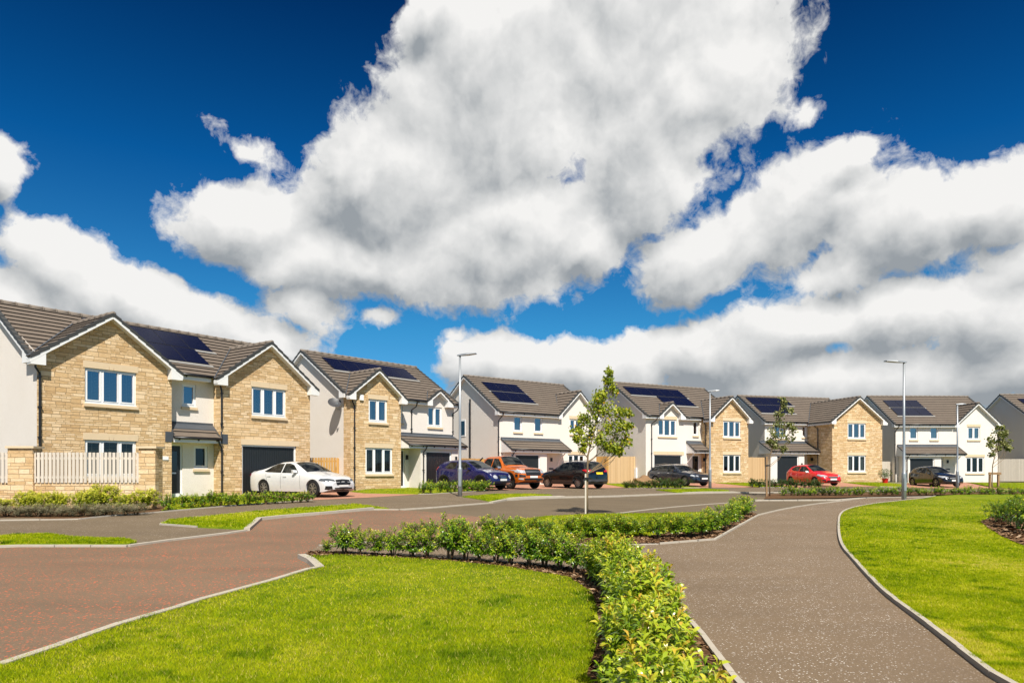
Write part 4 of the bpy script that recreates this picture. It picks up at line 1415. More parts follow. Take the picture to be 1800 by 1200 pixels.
# ================================================================== white house type (3, 6 and a turned copy of it)
def white_house(name, label, vp, xref, zref, E, uo, pipe_left=True, wall_l='render', canopy_r=1.35):
    H = House(name, label, vp, xref, zref, E)
    # uo = u of the left corner
    we, ze, wr, zr = -.3, 4.88, 4.0, 7.68
    W = 8.9
    H.main_roof(uo - .25, uo + W + .2, we, wr, ze, zr, uo, uo + W, 0, [(uo - .2, uo + 4.98)], [(uo + 7.05, 2.03, 6.70, 4.82)])
    t = H.t
    uc = uo + 7.05
    hw = 2.03
    wl = MB()
    holes = [(uo + 1.22, uo + 1.94, 3.62, 4.66), (uo + 3.0, uo + 3.72, 3.62, 4.66), (uo + 3.62, uo + 4.18, ZB, 2.08)]
    hole_sheet(wl, 0, uo, uo + 5.2, ZB, 4.86, holes)
    hg = [(uc - .78, uc + .30, 3.62, 4.68), (uc - .93, uc + .66, .78, 2.11)]
    H.wall_gable(wl, 0.002, uo + 5.2, uo + W, ZB, 4.82, uc, hw, 6.70, 0, hg)
    yb = 8.0
    side_wall(wl, uo, 0, wr, yb, ZB, ze + .1, zr - .14)
    side_wall(wl, uo + W, 0, wr, yb, ZB, ze - .1, zr - .14)
    wl.face([(uo, yb, ZB), (uo + W, yb, ZB), (uo + W, yb, 4.9), (uo, yb, 4.9)])
    # garage projection
    gx0, gx1 = uo + .28, uo + 3.32
    hole_sheet(wl, -1.0, gx0, gx1, ZB, 2.25, [(uo + .62, uo + 2.72, ZB, 2.04)])
    for x in (gx0, gx1):
        wl.face([(x, -1.0, ZB), (x, 0, ZB), (x, 0, 2.25), (x, -1.0, 2.25)])
    wl.build('wall', M['render'], H.root)
    window(H.root, *holes[0], 0, 1, 'half', True, lintel=False)
    window(H.root, *holes[1], 0, 1, 'half' if uo else None, True, lintel=False)
    window(H.root, *hg[0], 0, 2, 'curtain', True, lw=.22)
    window(H.root, *hg[1], 0, 3, None, lw=.22)
    front_door(H.root, *holes[2][:2], 2.08, 0)
    garage(H.root, uo + .62, uo + 2.72, 2.04, -1.0, lintel=False)
    H.gable_roof(uc, hw, 6.70, 4.82, -.28, 0, uo + 5.2, uo + W)
    canopy(H, uo + .12, uo + 5.35, -1.22, 0, 2.36, 3.06)
    br = MB()        # timber bracket under the open end of the porch
    br.tube([(uo + 5.1, -.05, 1.35), (uo + 5.05, -.35, 1.75), (uo + 5.0, -1.0, 2.2)], .045, 6)
    br.build('porch_bracket', M['upvc'], H.root)
    solar(H, [(uo + .75, uo + 3.85, 2.92, 4.28), (uo + .75, uo + 3.85, 1.40, 2.86)], 0)
    downpipe(H.root, [(uo + .15, -.36, 4.78), (uo + .1, -.2, 4.55), (uo - .05, -.05, 4.3), (uo - .05, -.05, -.1)])
    downpipe(H.root, [(uo + .5, -1.24, 2.28), (uo + .42, -1.12, 2.1), (uo + .38, -1.05, 1.95), (uo + .38, -1.05, -.1)])
    downpipe(H.root, [(uo + W + .06, .1, 4.75), (uo + W + .06, .1, -.1)])
    mb = MB(); mb.box(uo + 4.45, uo + 4.57, -.1, -.005, 1.6, 1.85); mb.build('wall_lamp', M['gutter'], H.root)
    mb = MB(); mb.box(uo + 4.32, uo + 4.72, -.02, -.005, 1.02, 1.14); mb.build('number_plaque', M['potdark'], H.root)
    return H


H3 = white_house('detached_house', 'all-white house in the middle of the row, directly behind the orange pickup', 2550, 877, 46.3, 0.90, 0.0)
# extra bay on the left side wall
bx = MB()
for H_, side_x, y0 in ((H3, 0.0, 3.0),):
    downpipe(H_.root, [(side_x - .06, 3.45, 6.0), (side_x - .06, 3.45, -.1)], .06)
    fr = MB(); fr.box(side_x - .03, side_x - .005, 4.1, 4.9, 3.4, 4.6); w = fr.build('window', M['upvc'], H_.root)
    fr = MB(); fr.box(side_x - .04, side_x - .032, 4.18, 4.82, 3.5, 4.5); fr.build('pane', M['carglass'], w)
H6 = white_house('detached_house', 'all-white house on the right with a black hatchback on its drive', 40000, 1716, 59.2, 0.90, -7.02)
H7 = white_house('detached_house', 'white house at the far right edge with only its shaded side gable showing', 900 + 1220 * 40, 1824, 57.7, 0.90, 0.0)

# ================================================================== HOUSE 4
H = House('detached_house', 'house with a small dormer gable over its garage, behind the dark estate car', 3277, 1287, 52.4, 0.85)
H4 = H
we, ze, wr, zr = 0.70, 4.88, 5.05, 7.68
uL, uR = -7.35, 1.66
H.main_roof(uL - .22, uR + .22, we, wr, ze, zr, uL, uR, 1.0, [(uL - .2, -6.36), (-3.88, -2.4)], [(-.23, 2.13, 6.44, 4.72), (-5.12, 1.22, 5.86, 4.86)])
t = H.t
st = MB()
zt4, za4 = 4.72, 6.44
hA = [(-0.90, 0.87, 3.42, 4.64), (-0.90, 0.87, 0.80, 2.10)]
H.wall_gable(st, 0, -2.12, uR, ZB, zt4, -.23, 2.13, za4, 0, hA)
st.face([(-2.12, 1.0, ZB), (-2.12, 0, ZB), (-2.12, 0, 4.7), (-2.12, 1.0, 4.8)])
st.build('stone_wall', M['stone'], H.root)
wl = MB()
hC = [(-6.23, -4.53, 3.44, 4.64), (-6.60, -3.99, ZB, 2.06), (-2.95, -2.45, 3.56, 4.60), (-3.02, -2.32, ZB, 2.06)]
hole_sheet(wl, 1.0, uL, -2.12, ZB, 4.86, hC)
wl.face([(-6.2, 1.002, 4.84), (-4.05, 1.002, 4.84), (-5.12, 1.002, 5.72)])
yb = 2 * wr - 1.0
side_wall(wl, uL, 1.0, wr, yb, ZB, ze + .05, zr - .14)
side_wall(wl, uR, 0, wr, yb, ZB, ze - .3, zr - .14)
wl.face([(uL, yb, ZB), (uR, yb, ZB), (uR, yb, 4.9), (uL, yb, 4.9)])
wl.build('wall', M['render'], H.root)
window(H.root, *hA[0], 0, 3, None, True)
window(H.root, *hA[1], 0, 3, 'flowers')
window(H.root, *hC[0], 1.0, 3, 'curtain', True)
window(H.root, *hC[2], 1.0, 1, None, True, lintel=False)
front_door(H.root, -3.02, -2.32, 2.06, 1.0)
garage(H.root, -6.60, -3.99, 2.06, 1.0, lintel=True)
H.gable_roof(-.23, 2.13, za4, zt4, -.28, 0, -2.12, uR)
H.gable_roof(-5.12, 1.22, 5.86, 4.86, .68, 1.0, -6.1, -4.2)
canopy(H, -3.62, -2.14, .10, 1.0, 2.38, 3.0)
br = MB(); br.tube([(-3.5, .95, 1.5), (-3.5, .5, 1.95), (-3.5, .2, 2.2)], .04, 6); br.build('porch_bracket', M['upvc'], H.root)
solar(H, [(-6.9, -1.5, 3.10, 4.45), (-4.6, -1.6, 1.68, 3.06)], 0)
downpipe(H.root, [(-6.55, .66, 4.76), (-6.6, .8, 4.5), (-6.85, .95, 4.3), (-6.85, .95, -.1)])
downpipe(H.root, [(-2.3, .66, 4.76), (-2.24, .6, 4.5), (-2.17, .5, 4.3), (-2.17, .5, -.1)])
mb = MB(); mb.box(-2.24, -2.14, .55, .7, 1.6, 1.85); mb.build('wall_lamp', M['gutter'], H.root)
mb = MB(); mb.box(uL - .12, uL, 2.0, 2.5, .3, 1.1); mb.build('meter_box', M['upvc'], H.root)

# ================================================================== HOUSE 5
H = House('detached_house', 'house with a deep stone side return and big stone gable, behind the red hatchback', 5300, 1506, 55.5, 0.84)
H5 = H
we, ze, wr, zr = 2.58, 4.88, 6.40, 7.34
uL, uR = -6.42, 2.48
H.main_roof(uL - .22, uR + .22, we, wr, ze, zr, uL, uR, 2.9, [(uL - .2, -2.62)], [(.08, 2.68, 6.76, 4.78)])
t = H.t
st = MB()
zt5, za5 = 4.78, 6.76
hA = [(-0.87, 0.88, 3.48, 4.68), (-0.87, 0.88, 0.82, 2.12)]
H.wall_gable(st, 0, -2.33, uR, ZB, zt5, .08, 2.68, za5, 0, hA)
st.face([(-2.33, 2.9, ZB), (-2.33, 0, ZB), (-2.33, 0, 4.75), (-2.33, 2.9, 4.85)])
st.build('stone_wall', M['stone'], H.root)
wl = MB()
hC = [(-5.52, -4.30, 3.56, 4.62), (-2.86, -2.42, 3.70, 4.62), (-3.45, -2.6, ZB, 2.08)]
hole_sheet(wl, 2.9, uL, -2.33, ZB, 4.86, hC)
yb = 2 * wr - 2.9
side_wall(wl, uL, 2.9, wr, yb, ZB, ze + .05, zr - .14)
side_wall(wl, uR, 0, wr, yb, ZB, ze - .3, zr - .14)
wl.face([(uL, yb, ZB), (uR, yb, ZB), (uR, yb, 4.9), (uL, yb, 4.9)])
hole_sheet(wl, 1.55, -6.86, -3.70, ZB, 2.3, [(-6.26, -4.24, ZB, 2.12)])
for x in (-6.86, -3.70):
    wl.face([(x, 1.55, ZB), (x, 2.9, ZB), (x, 2.9, 2.3), (x, 1.55, 2.3)])
wl.build('wall', M['render'], H.root)
window(H.root, *hA[0], 0, 3, 'curtain', True)
window(H.root, *hA[1], 0, 3, 'curtain')
window(H.root, *hC[0], 2.9, 2, None, True, lintel=False)
window(H.root, *hC[1], 2.9, 1, None, True, lintel=False)
front_door(H.root, -3.45, -2.6, 2.08, 2.9)
garage(H.root, -6.26, -4.24, 2.12, 1.55, lintel=False)
H.gable_roof(.08, 2.68, za5, zt5, -.28, 0, -2.33, uR)
canopy(H, -6.98, -2.35, 1.36, 2.9, 2.44, 3.2)
solar(H, [(-6.1, -2.15, 2.84, 4.18), (-6.1, -2.9, 1.38, 2.80)], 0)
downpipe(H.root, [(-2.5, 2.0, 4.72), (-2.42, 1.9, 4.5), (-2.38, 1.6, 4.3), (-2.38, 1.6, -.1)])
mb = MB(); mb.box(-4.02, -3.88, 1.50, 1.545, 1.35, 1.5); mb.build('number_plaque', M['potdark'], H.root)
mb = MB(); mb.box(-2.46, -2.34, 2.2, 2.35, 1.7, 1.95); mb.build('wall_lamp', M['gutter'], H.root)


# ------------------------------------------------------------------ fences, garden wall
def fence(label, a, b, h, mat, zoff=0.0, gap=0.012, board=0.10, frame=True, flat=True, name='timber_fence', zbase=0.05):
    A = Vector(a[:2]); B = Vector(b[:2])
    d = B - A
    L = d.length
    rz = math.atan2(d.y, d.x)
    z0 = G(*A)
    z1 = G(*B)
    o = empty(name, label, 'fence', (A.x, A.y, z0 + zoff), rz)
    n = max(1, int(L / (board + gap)))
    mb = MB()
    for i in range(n):
        x = i * L / n
        zz = (z1 - z0) * (i / n)
        hh = h + random.uniform(-.008, .008)
        mb.box(x + gap / 2, x + L / n - gap / 2, -.012 + random.uniform(-.004, .004), .012, zz + zbase, zz + hh)
    mb.build('fence_boards', mat, o)
    mb = MB()
    for r_ in (.25, h * .55, h - .22):
        mb.bar((0, .014, r_), (L, .014, r_ + z1 - z0), (0, .04, 0), (0, 0, .08))
    mb.build('fence_rail', mat, o)
    k = max(1, int(L / 2.2))
    for i in range(k + 1):
        mb = MB()
        x = i * L / k
        zz = (z1 - z0) * i / k
        mb.box(x - .05, x + .05, .016, .11, zz - .3, zz + h - .03)
        mb.build('fence_post', mat, o)
    return o


a = H1.world(8.95, 1.4); b = H2.world(-1.86, .95)
fence('orange timber picket fence closing the gap between the first and second house', a, b, 1.66, M['fence'], gap=.05, board=.11)
a = H2.world(6.0, 1.6); b = H3.world(-.05, 1.2)
fence('orange timber fence just showing behind the blue car and the pickup', a, b, 1.75, M['fence'])
a = P(1061, 853)
fence('bright yellow new timber fence panel right beside the middle white house', H3.world(8.98, .6)[:2], (6.9, 50.4), 2.0, M['fence'])
fence('paler weathered timber fence panel beside the meter box left of the dormer house', (6.95, 50.42), H4.world(-7.42, 2.2)[:2], 2.0, M['fence2'])
fence('pale timber fence between the dormer house and the house with the red car', H4.world(1.72, 1.3)[:2], H5.world(-6.95, 2.2)[:2], 2.0, M['fence2'])
fence('grey-white timber fence behind the red flower pot', H5.world(2.54, 1.0)[:2], H6.world(-7.06, .6)[:2], 1.72, M['fence3'])
fence('grey-white timber fence right of the last white gable', H6.world(2.0, .8)[:2], (44.6, 57.6), 1.95, M['fence3'])
fence('grey timber fence running on past the corner at the right edge of the picture', (44.65, 57.55), (49.5, 57.8), 1.9, M['fence3'])


# garden wall with pillars and slatted panels, left
def garden_wall():
    # pillar left px 22-66, pillar right px 250-287 ; wall plane from (0,892) to (287,897)
    yl, yr = P(22, 897), P(287, 897)
    A = Vector(P(0, 893)); B = Vector(P(286, 893))
    A = A + (A - B).normalized() * 5.0
    d = B - A; L = d.length
    rz = math.atan2(d.y, d.x)
    z0 = G(*B) - .02
    o = empty('garden_wall', 'low stone garden wall with capped pillars and slatted panels before the nearest house', 'garden wall', (B.x, B.y, z0), rz)
    e = d.normalized()

    def along(px, py=893):     # distance of a pixel column along the wall from B
        q = (px - CX_PX) / F_PX
        s = (q * B.y - B.x) / (e.x - q * e.y)
        return s
    xs = [along(v) for v in (22, 66, 250, 279)]
    zz = lambda py, x: EYE + (HY_PX - py) / F_PX * (B.y + e.y * x) - z0
    ztop = zz(788, xs[0])
    zw = zz(847, 0.5 * (xs[1] + xs[2]))
    mb = MB()
    mb.box(xs[1], xs[2], -.12, .12, -.4, zw)
    mb.box(-L, xs[0], -.11, .11, -.4, zw)
    mb.build('stone_wall', M['stone'], o)
    for i, (a, b) in enumerate(((xs[0], xs[1]), (xs[2], xs[3]))):
        p = MB(); p.box(a, b, -.22, .22 if i == 0 else .26, -.4, ztop)
        pp_ = p.build('pillar', M['stone'], o)
        c = MB(); c.box(a - .05, b + .05, -.27, .27 if i == 0 else .31, ztop + .002, ztop + .07)
        c.build('pillar_cap', M['cream'], pp_)
    tp = zz(795, (xs[1] + xs[2]) / 2)
    for (a, b) in ((xs[1] - .02 - .28, (xs[1] + xs[2]) / 2 - .0), ((xs[1] + xs[2]) / 2 + .02, xs[2] + .0), (-L, xs[0] - .02)):
        pm = MB()
        n = max(3, round((b - a) / .125))
        for k in range(n):
            x = a + (b - a) * k / n
            pm.box(x + .019, x + (b - a) / n - .019, -.15, -.128, zw - .02, tp + random.uniform(-.006, .006))
        for k in range(n - 1):
            x = a + (b - a) * (k + .5) / n
            if b < xs[2] - .5: pm.box(x + .02, x + (b - a) / n - .02, -.078, -.06, zw + .003, tp - .01)
        for zr_ in (zw + .12, tp - .22):
            pm.box(a, b, -.126, -.082, zr_, zr_ + .07)
        pm.build('slatted_panel', M['fence3'], o)
    return o


garden_wall()


# ------------------------------------------------------------------ street lamps
def street_lamp(label, px, py, py_top, arm, group='street lamps'):
    X, Y = P(px, py)
    g = G(X, Y)
    h = (py - py_top) / F_PX * Y
    o = empty('street_lamp', label, 'street lamp', (X, Y, g), 0, group)
    mb = MB()
    prof = [(-.3, .095), (1.15, .095), (1.2, .09), (1.25, .06), (h * .5, .052), (h - .02, .042)]
    mb.tube([(0, 0, z) for z, r in prof], [r for z, r in prof], 16)
    mb.build('lamp_column', M['galv'], o, smooth=True)
    mb = MB()
    mb.box(-.052, .052, -.115, -.09, .45, 1.0)
    mb.build('access_door', M['galv'], o)
    hd = MB()
    dx, dy = arm
    L = math.hypot(dx, dy)
    u = Vector((dx / L, dy / L, 0)); v = Vector((-u.y, u.x, 0))
    c = Vector((0, 0, h - .03))
    sec = [(-.12, .05, .03), (.1, .09, .05), (.35, .14, .05), (L, .12, .025)]
    rings = []
    for (s_, w_, t_) in sec:
        p = c + u * s_ + Vector((0, 0, .03 * s_ / L + .02))
        rings.append([p - v * w_ - Vector((0, 0, t_ / 2)), p + v * w_ - Vector((0, 0, t_ / 2)), p + v * w_ * .7 + Vector((0, 0, t_)), p - v * w_ * .7 + Vector((0, 0, t_))])
    for r0, r1 in zip(rings[:-1], rings[1:]):
        for k in range(4):
            hd.face([r0[k], r0[(k + 1) % 4], r1[(k + 1) % 4], r1[k]])
    hd.face(rings[0][::-1]); hd.face(rings[-1])
    hd.build('lamp_head', M['galv'], o)
    return o


street_lamp('tall grey street lamp on the pavement in front of the blue car', 808.5, 873, 624, (.68, -.25))
street_lamp('thick grey street lamp on the edge of the lawn right of the footpath', 1589, 881, 636, (-.85, -.1))
street_lamp('slim grey street lamp between the dark estate car and the stone gable', 1248, 858.5, 687, (.55, -.15))
street_lamp('grey street lamp beside the black hatchback before the right-hand white house', 1683, 860, 710, (.55, .1))


# ------------------------------------------------------------------ vegetation
def leaf_mesh(name, org, dirs, nrm, length, width, tone, mat, parent=None, droop=0.25, seg=2):
    """many pointed leaves as one mesh; arrays (N,3)"""
    N = len(org)
    dirs = dirs / np.linalg.norm(dirs, axis=1, keepdims=True)
    side = np.cross(dirs, nrm)
    side /= np.linalg.norm(side, axis=1, keepdims=True) + 1e-9
    nr = np.cross(side, dirs)
    L = length[:, None]; W = width[:, None]
    g = np.array([0, 0, -1.0])
    p0 = org
    p1 = org + dirs * L * .40 + nr * L * .05
    p2 = org + dirs * L * .75 + g * L * droop * .45 + nr * L * .02
    p3 = org + dirs * L * 0.97 + g * L * droop
    v = np.stack([p0, p1 - side * W * .5 + nr * W * .15, p1 + side * W * .5 + nr * W * .15, p2 - side * W * .38 + nr * W * .1, p2 + side * W * .38 + nr * W * .1, p3], 1).reshape(-1, 3)
    b = (np.arange(N) * 6)[:, None]
    loops = np.concatenate([b + [0, 2, 1], b + [1, 2, 4, 3], b + [3, 4, 5]], 1).reshape(-1)
    starts = (np.arange(N) * 10)[:, None] + np.array([0, 3, 7])
    me = bpy.data.meshes.new(name)
    me.vertices.add(len(v)); me.vertices.foreach_set('co', v.ravel())
    me.loops.add(len(loops)); me.loops.foreach_set('vertex_index', loops.astype(np.int32))
    me.polygons.add(N * 3); me.polygons.foreach_set('loop_start', starts.ravel().astype(np.int32))
    at = me.attributes.new('tone', 'FLOAT', 'POINT')
    at.data.foreach_set('value', np.repeat(tone, 6).astype(np.float32))
    me.materials.append(mat)
    me.update(calc_edges=True)
    me.validate()
    me.polygons.foreach_set('use_smooth', [True] * len(me.polygons))
    o = bpy.data.objects.new(name, me)
    COL.objects.link(o)
    if parent: o.parent = parent
    return o


def unit(v):
    return v / (np.linalg.norm(v, axis=-1, keepdims=True) + 1e-9)


def shrub(root, h, w, ntwig, lpt, ll, lw, mat, seed, bias=0.0, leg=0.12, stems=6, spread=0.55, young=0.6, flat=0.0, spiky=0.0):
    r = np.random.default_rng(seed)
    mb = MB()
    tips = []
    for i in range(stems):
        a = 2 * math.pi * i / stems + r.uniform(-.4, .4)
        k = r.uniform(.25, 1.0)
        b = Vector((math.cos(a) * .02, math.sin(a) * .02, -.05))
        m_ = Vector((math.cos(a) * w * .16 * k, math.sin(a) * w * .16 * k, h * .42))
        e = Vector((math.cos(a) * w * .36 * k, math.sin(a) * w * .36 * k, h * r.uniform(.74, .92)))
        mb.tube([b, m_, e], [.012, .008, .004], 5)
        tips.append((m_, e))
    mb.build('stems', M['twig'], root)
    # twigs spread through the crown, arranged in lobes around the stem ends
    c = []
    lob = [np.array([t_[1].x, t_[1].y, t_[1].z * .80]) for t_ in tips] + [np.array([t_[0].x * 1.8, t_[0].y * 1.8, t_[0].z * .85]) for t_ in tips]
    for i in range(ntwig):
        lb = lob[r.integers(len(lob))]
        q = unit(r.normal(size=3)) * (r.uniform(.35, 1.0) ** .5)
        p = lb + q * np.array([w * .24, w * .24, h * .24])
        rr = math.hypot(p[0], p[1])
        if rr > w * .56: p[:2] *= w * .56 / rr
        p[2] = min(max(p[2], leg), h)
        c.append(p)
    c = np.array(c)
    out = unit(c - np.array([0, 0, h * .38]))
    td = unit(out * spread + np.array([0, 0, .75]) + r.normal(size=c.shape) * .28)
    org, dr, nm, ln, wd, tn = [], [], [], [], [], []
    tl = ll * 1.5
    for i in range(ntwig):
        ax = td[i]
        s1 = unit(np.cross(ax, [0.3, 0.2, 0.9]) + 1e-3)
        s2 = np.cross(ax, s1)
        ph = r.uniform(0, 6.28)
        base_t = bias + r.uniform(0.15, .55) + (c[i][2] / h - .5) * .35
        for k in range(lpt):
            f = k / max(1, lpt - 1)
            ph += 2.4
            ra = math.cos(ph) * s1 + math.sin(ph) * s2
            op = 1.15 - .75 * f
            d_ = ax * (1 - op * .6) + ra * op
            org.append(c[i] + ax * tl * (f - .5) * .8)
            dr.append(d_)
            nm.append(unit(ax * 1.0 - ra * .3))
            ln.append(ll * r.uniform(.7, 1.12) * (1 - .25 * f))
            wd.append(lw * r.uniform(.8, 1.1) * (1 - .2 * f))
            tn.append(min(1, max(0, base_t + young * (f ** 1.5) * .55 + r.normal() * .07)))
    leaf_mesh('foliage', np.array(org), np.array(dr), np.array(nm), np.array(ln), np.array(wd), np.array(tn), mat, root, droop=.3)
    return root


PROTO = {}


def proto(key, **kw):
    """first call of each kind builds it, later calls copy it"""
    PROTO[key] = dict(kw, built=None)


def place(key, x, y, scale, rz, label, group, cat='shrub', zoff=0.04, name='shrub'):
    k = PROTO[key]
    z = G(x, y) + zoff
    if k['built'] is None:
        root = empty(name, label, cat, (x, y, z), rz, group)
        kw = {a: b for a, b in k.items() if a not in ('built',)}
        shrub(root, **kw)
        root.scale = scale if hasattr(scale, '__len__') else (scale,) * 3
        k['built'] = root
        return root
    o = dup(k['built'], (x, y, z), rz, scale, label, group)
    o.name = name
    o['category'] = cat
    return o


for i in range(3):
    proto('laurel%d' % i, h=.70, w=.62, ntwig=170, lpt=12, ll=.105, lw=.027, mat=M['laurel'], seed=20 + i, leg=.10, bias=.10)
for i in range(3):
    proto('mid%d' % i, h=.68, w=.56, ntwig=105, lpt=10, ll=.085, lw=.028, mat=M['laurel'], seed=40 + i, leg=.20, bias=.02, spread=.8)
for i in range(3):
    proto('far%d' % i, h=.55, w=.62, ntwig=60, lpt=8, ll=.085, lw=.042, mat=M['laurel'], seed=60 + i, leg=.05)
for i in range(2):
    proto('dark%d' % i, h=.62, w=.70, ntwig=80, lpt=8, ll=.08, lw=.045, mat=M['darkleaf'], seed=70 + i, leg=.02)
for i in range(2):
    proto('bright%d' % i, h=.85, w=.74, ntwig=200, lpt=10, ll=.10, lw=.04, mat=M['bright'], seed=80 + i, leg=.12, bias=.08)
for i in range(2):
    proto('grey%d' % i, h=.45, w=.75, ntwig=120, lpt=9, ll=.09, lw=.012, mat=M['greyleaf'], seed=90 + i, leg=.02, spread=.35)
proto('box0', h=.75, w=1.0, ntwig=240, lpt=9, ll=.055, lw=.03, mat=M['darkleaf'], seed=99, leg=.02)
proto('box1', h=.75, w=1.0, ntwig=240, lpt=9, ll=.055, lw=.03, mat=M['laurel'], seed=98, leg=.02)


def row(key, n, pts, label, group, cat='shrub', jit=.06, zoff=0.04, gaps=()):
    """pts: list of (px, py, py_top, width_m)"""
    for i, (px, py, top, wm) in enumerate(pts):
        X, Y = P(px, py)
        hm = (py - top) / F_PX * Y
        kk = PROTO['%s%d' % (key, i % n)]
        sz = hm / kk['h']
        sx = wm / kk['w']
        place('%s%d' % (key, i % n), X, Y, (sx, sx, sz), random.uniform(0, 6.28), label, group, cat, zoff)


# near hedge beside the footpath (metres, from near to far)
near = [(.62, 2.30), (.66, 2.72), (.70, 3.12), (.74, 3.52), (.80, 3.94), (.86, 4.36), (.93, 4.8), (1.0, 5.25), (1.07, 5.7), (1.14, 6.2), (1.20, 6.7), (1.24, 7.2), (1.27, 7.75), (1.27, 8.3), (1.2, 8.85)]
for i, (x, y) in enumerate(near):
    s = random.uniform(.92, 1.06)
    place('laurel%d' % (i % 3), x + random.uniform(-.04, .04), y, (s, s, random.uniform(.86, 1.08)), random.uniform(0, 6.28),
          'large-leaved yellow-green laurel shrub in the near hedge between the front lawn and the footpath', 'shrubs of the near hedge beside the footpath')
# row along the top of the front lawn
F1 = [(575, 976, 950, .28), (606, 979, 913, .62), (632, 979, 931, .42), (662, 981, 931, .52), (691, 982, 929, .55), (724, 984, 930, .6), (750, 985, 931, .55), (791, 988, 903, .75), (818, 990, 915, .65), (842, 991, 933, .5),
      (872, 994, 925, .6), (897, 997, 930, .6), (930, 1000, 931, .62), (958, 1003, 930, .65), (984, 1007, 933, .65), (1010, 1012, 942, .5), (1036, 1018, 950, .35), (1062, 1024, 948, .6), (1085, 1030, 950, .6)]
F1 = [(a, b, c + random.uniform(-3, 3), d * .84) for a, b, c, d in F1]
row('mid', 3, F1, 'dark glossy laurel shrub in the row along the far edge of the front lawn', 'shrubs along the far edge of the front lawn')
F3 = [(722, 951, 920, .5), (750, 951, 914, .5), (800, 952, 912, .6), (858, 953, 909, .6), (880, 953, 906, .6), (905, 953, 907, .6), (928, 952, 912, .55), (962, 951, 909, .6), (1002, 949, 907, .55), (1032, 949, 908, .55), (1046, 949, 907, .5), (1073, 949, 904, .6), (1100, 949, 907, .6), (1127, 947, 908, .5),
      (1158, 950, 903, .5), (1187, 949, 903, .55), (1211, 948, 902, .6), (1232, 946, 901, .55), (1250, 943, 895, .65), (1265, 935, 889, .65), (1278, 928, 885, .65), (1290, 921, 880, .7), (1300, 914, 875, .7), (1308, 908, 870, .75)]
row('mid', 3, F3, 'laurel shrub in the second row between the narrow path and the road', 'shrubs of the second hedge row by the road')
# far strip
F5 = [(x, 872.5 - (x - 1372) * .006, 858 - (x - 1372) * .002 + random.uniform(-3, 2), random.uniform(.45, .7)) for x in (1378, 1391, 1402, 1413, 1424, 1434, 1446, 1458, 1470, 1481, 1493, 1504, 1514, 1532, 1545, 1557, 1570, 1580)]
row('far', 3, F5, 'low green shrub in the planting strip across the road end, left of the thick lamp', 'low shrubs in the strip left of the thick lamp')
F6 = [(x, 871, 856 + random.uniform(-3, 3), random.uniform(.5, .75)) for x in (1598, 1615, 1628, 1644, 1655, 1677, 1690, 1703, 1728, 1740, 1757, 1781, 1798)]
row('far', 3, F6, 'low green shrub in the planting strip behind the right-hand lawn', 'low shrubs in the strip right of the thick lamp')
F7 = [(x, 857 + (0 if x < 1400 else .5), 841.5 + random.uniform(-1, 1.5), .75) for x in range(1322, 1440, 13)]
row('dark', 2, F7, 'dark clipped shrub in the low hedge beside the red car', 'hedge shrubs beside the red car')
F8 = [(x, 858, 843 + random.uniform(-3, 4), .8) for x in (1102, 1113, 1128, 1140, 1152, 1163, 1174, 1186, 1196)]
row('dark', 2, F8, 'dark green shrub in the rough border beside the dark estate car', 'border shrubs beside the dark estate car')
F9 = [(744, 868, 846, .75), (757, 868.5, 845, .5)] + [(x, 866.3 - (x - 775) * .03, 845 + random.uniform(-1.5, 1.5), .62) for x in (774, 787, 799, 812, 822, 831, 840, 849, 858)]
row('far', 3, F9, 'yellow-green shrub in the low hedge in front of the blue car', 'hedge shrubs in front of the blue car')
F10 = [(297, 899, 868, .55)] + [(x, 895 - (x - 320) * .053, 865 + random.uniform(-2, 4) + (4 if x < 345 else 0), .55) for x in (322, 338, 356, 372, 388, 402, 417, 436, 452, 468, 484, 498, 514, 528, 541)]
row('far', 3, F10, 'small laurel shrub in the front border between the stone pillar and the white car', 'small shrubs in the border before the nearest house')
F11 = [(46, 901, 863, .62), (62, 901, 866, .55), (88, 902, 864, .60), (106, 902, 866, .60), (140, 903, 864, .5), (160, 902, 858, .55), (182, 899, 851, .85), (218, 900, 867, .6), (256, 897, 860, .85), (6, 899, 876, .6)]
row('bright', 2, F11, 'bushy yellow-green shrub growing against the low garden wall', 'yellow-green shrubs against the garden wall')
F12 = [(x, 909 - max(0, x - 150) * .035, 887 + random.uniform(-3, 6), .85) for x in range(-8, 250, 19)]
row('grey', 2, F12, 'low silvery grey-green plant in front of the garden wall bushes', 'low grey plants at the foot of the garden wall', 'plant')
# right bush on the mulch
for (px, py, top, wm) in [(1790, 935, 868, 1.1), (1765, 925, 880, .9), (1755, 921, 885, .6), (1815, 945, 872, 1.2)]:
    X, Y = P(px, py)
    hm = (py - top) / F_PX * Y
    place('box1', X, Y, (wm / 1.0, wm / 1.0, hm / .75), random.uniform(0, 6), 'rounded dark green bush on the bark mulch at the right edge', 'bushes on the bark mulch bed', 'bush', .08, 'bush')


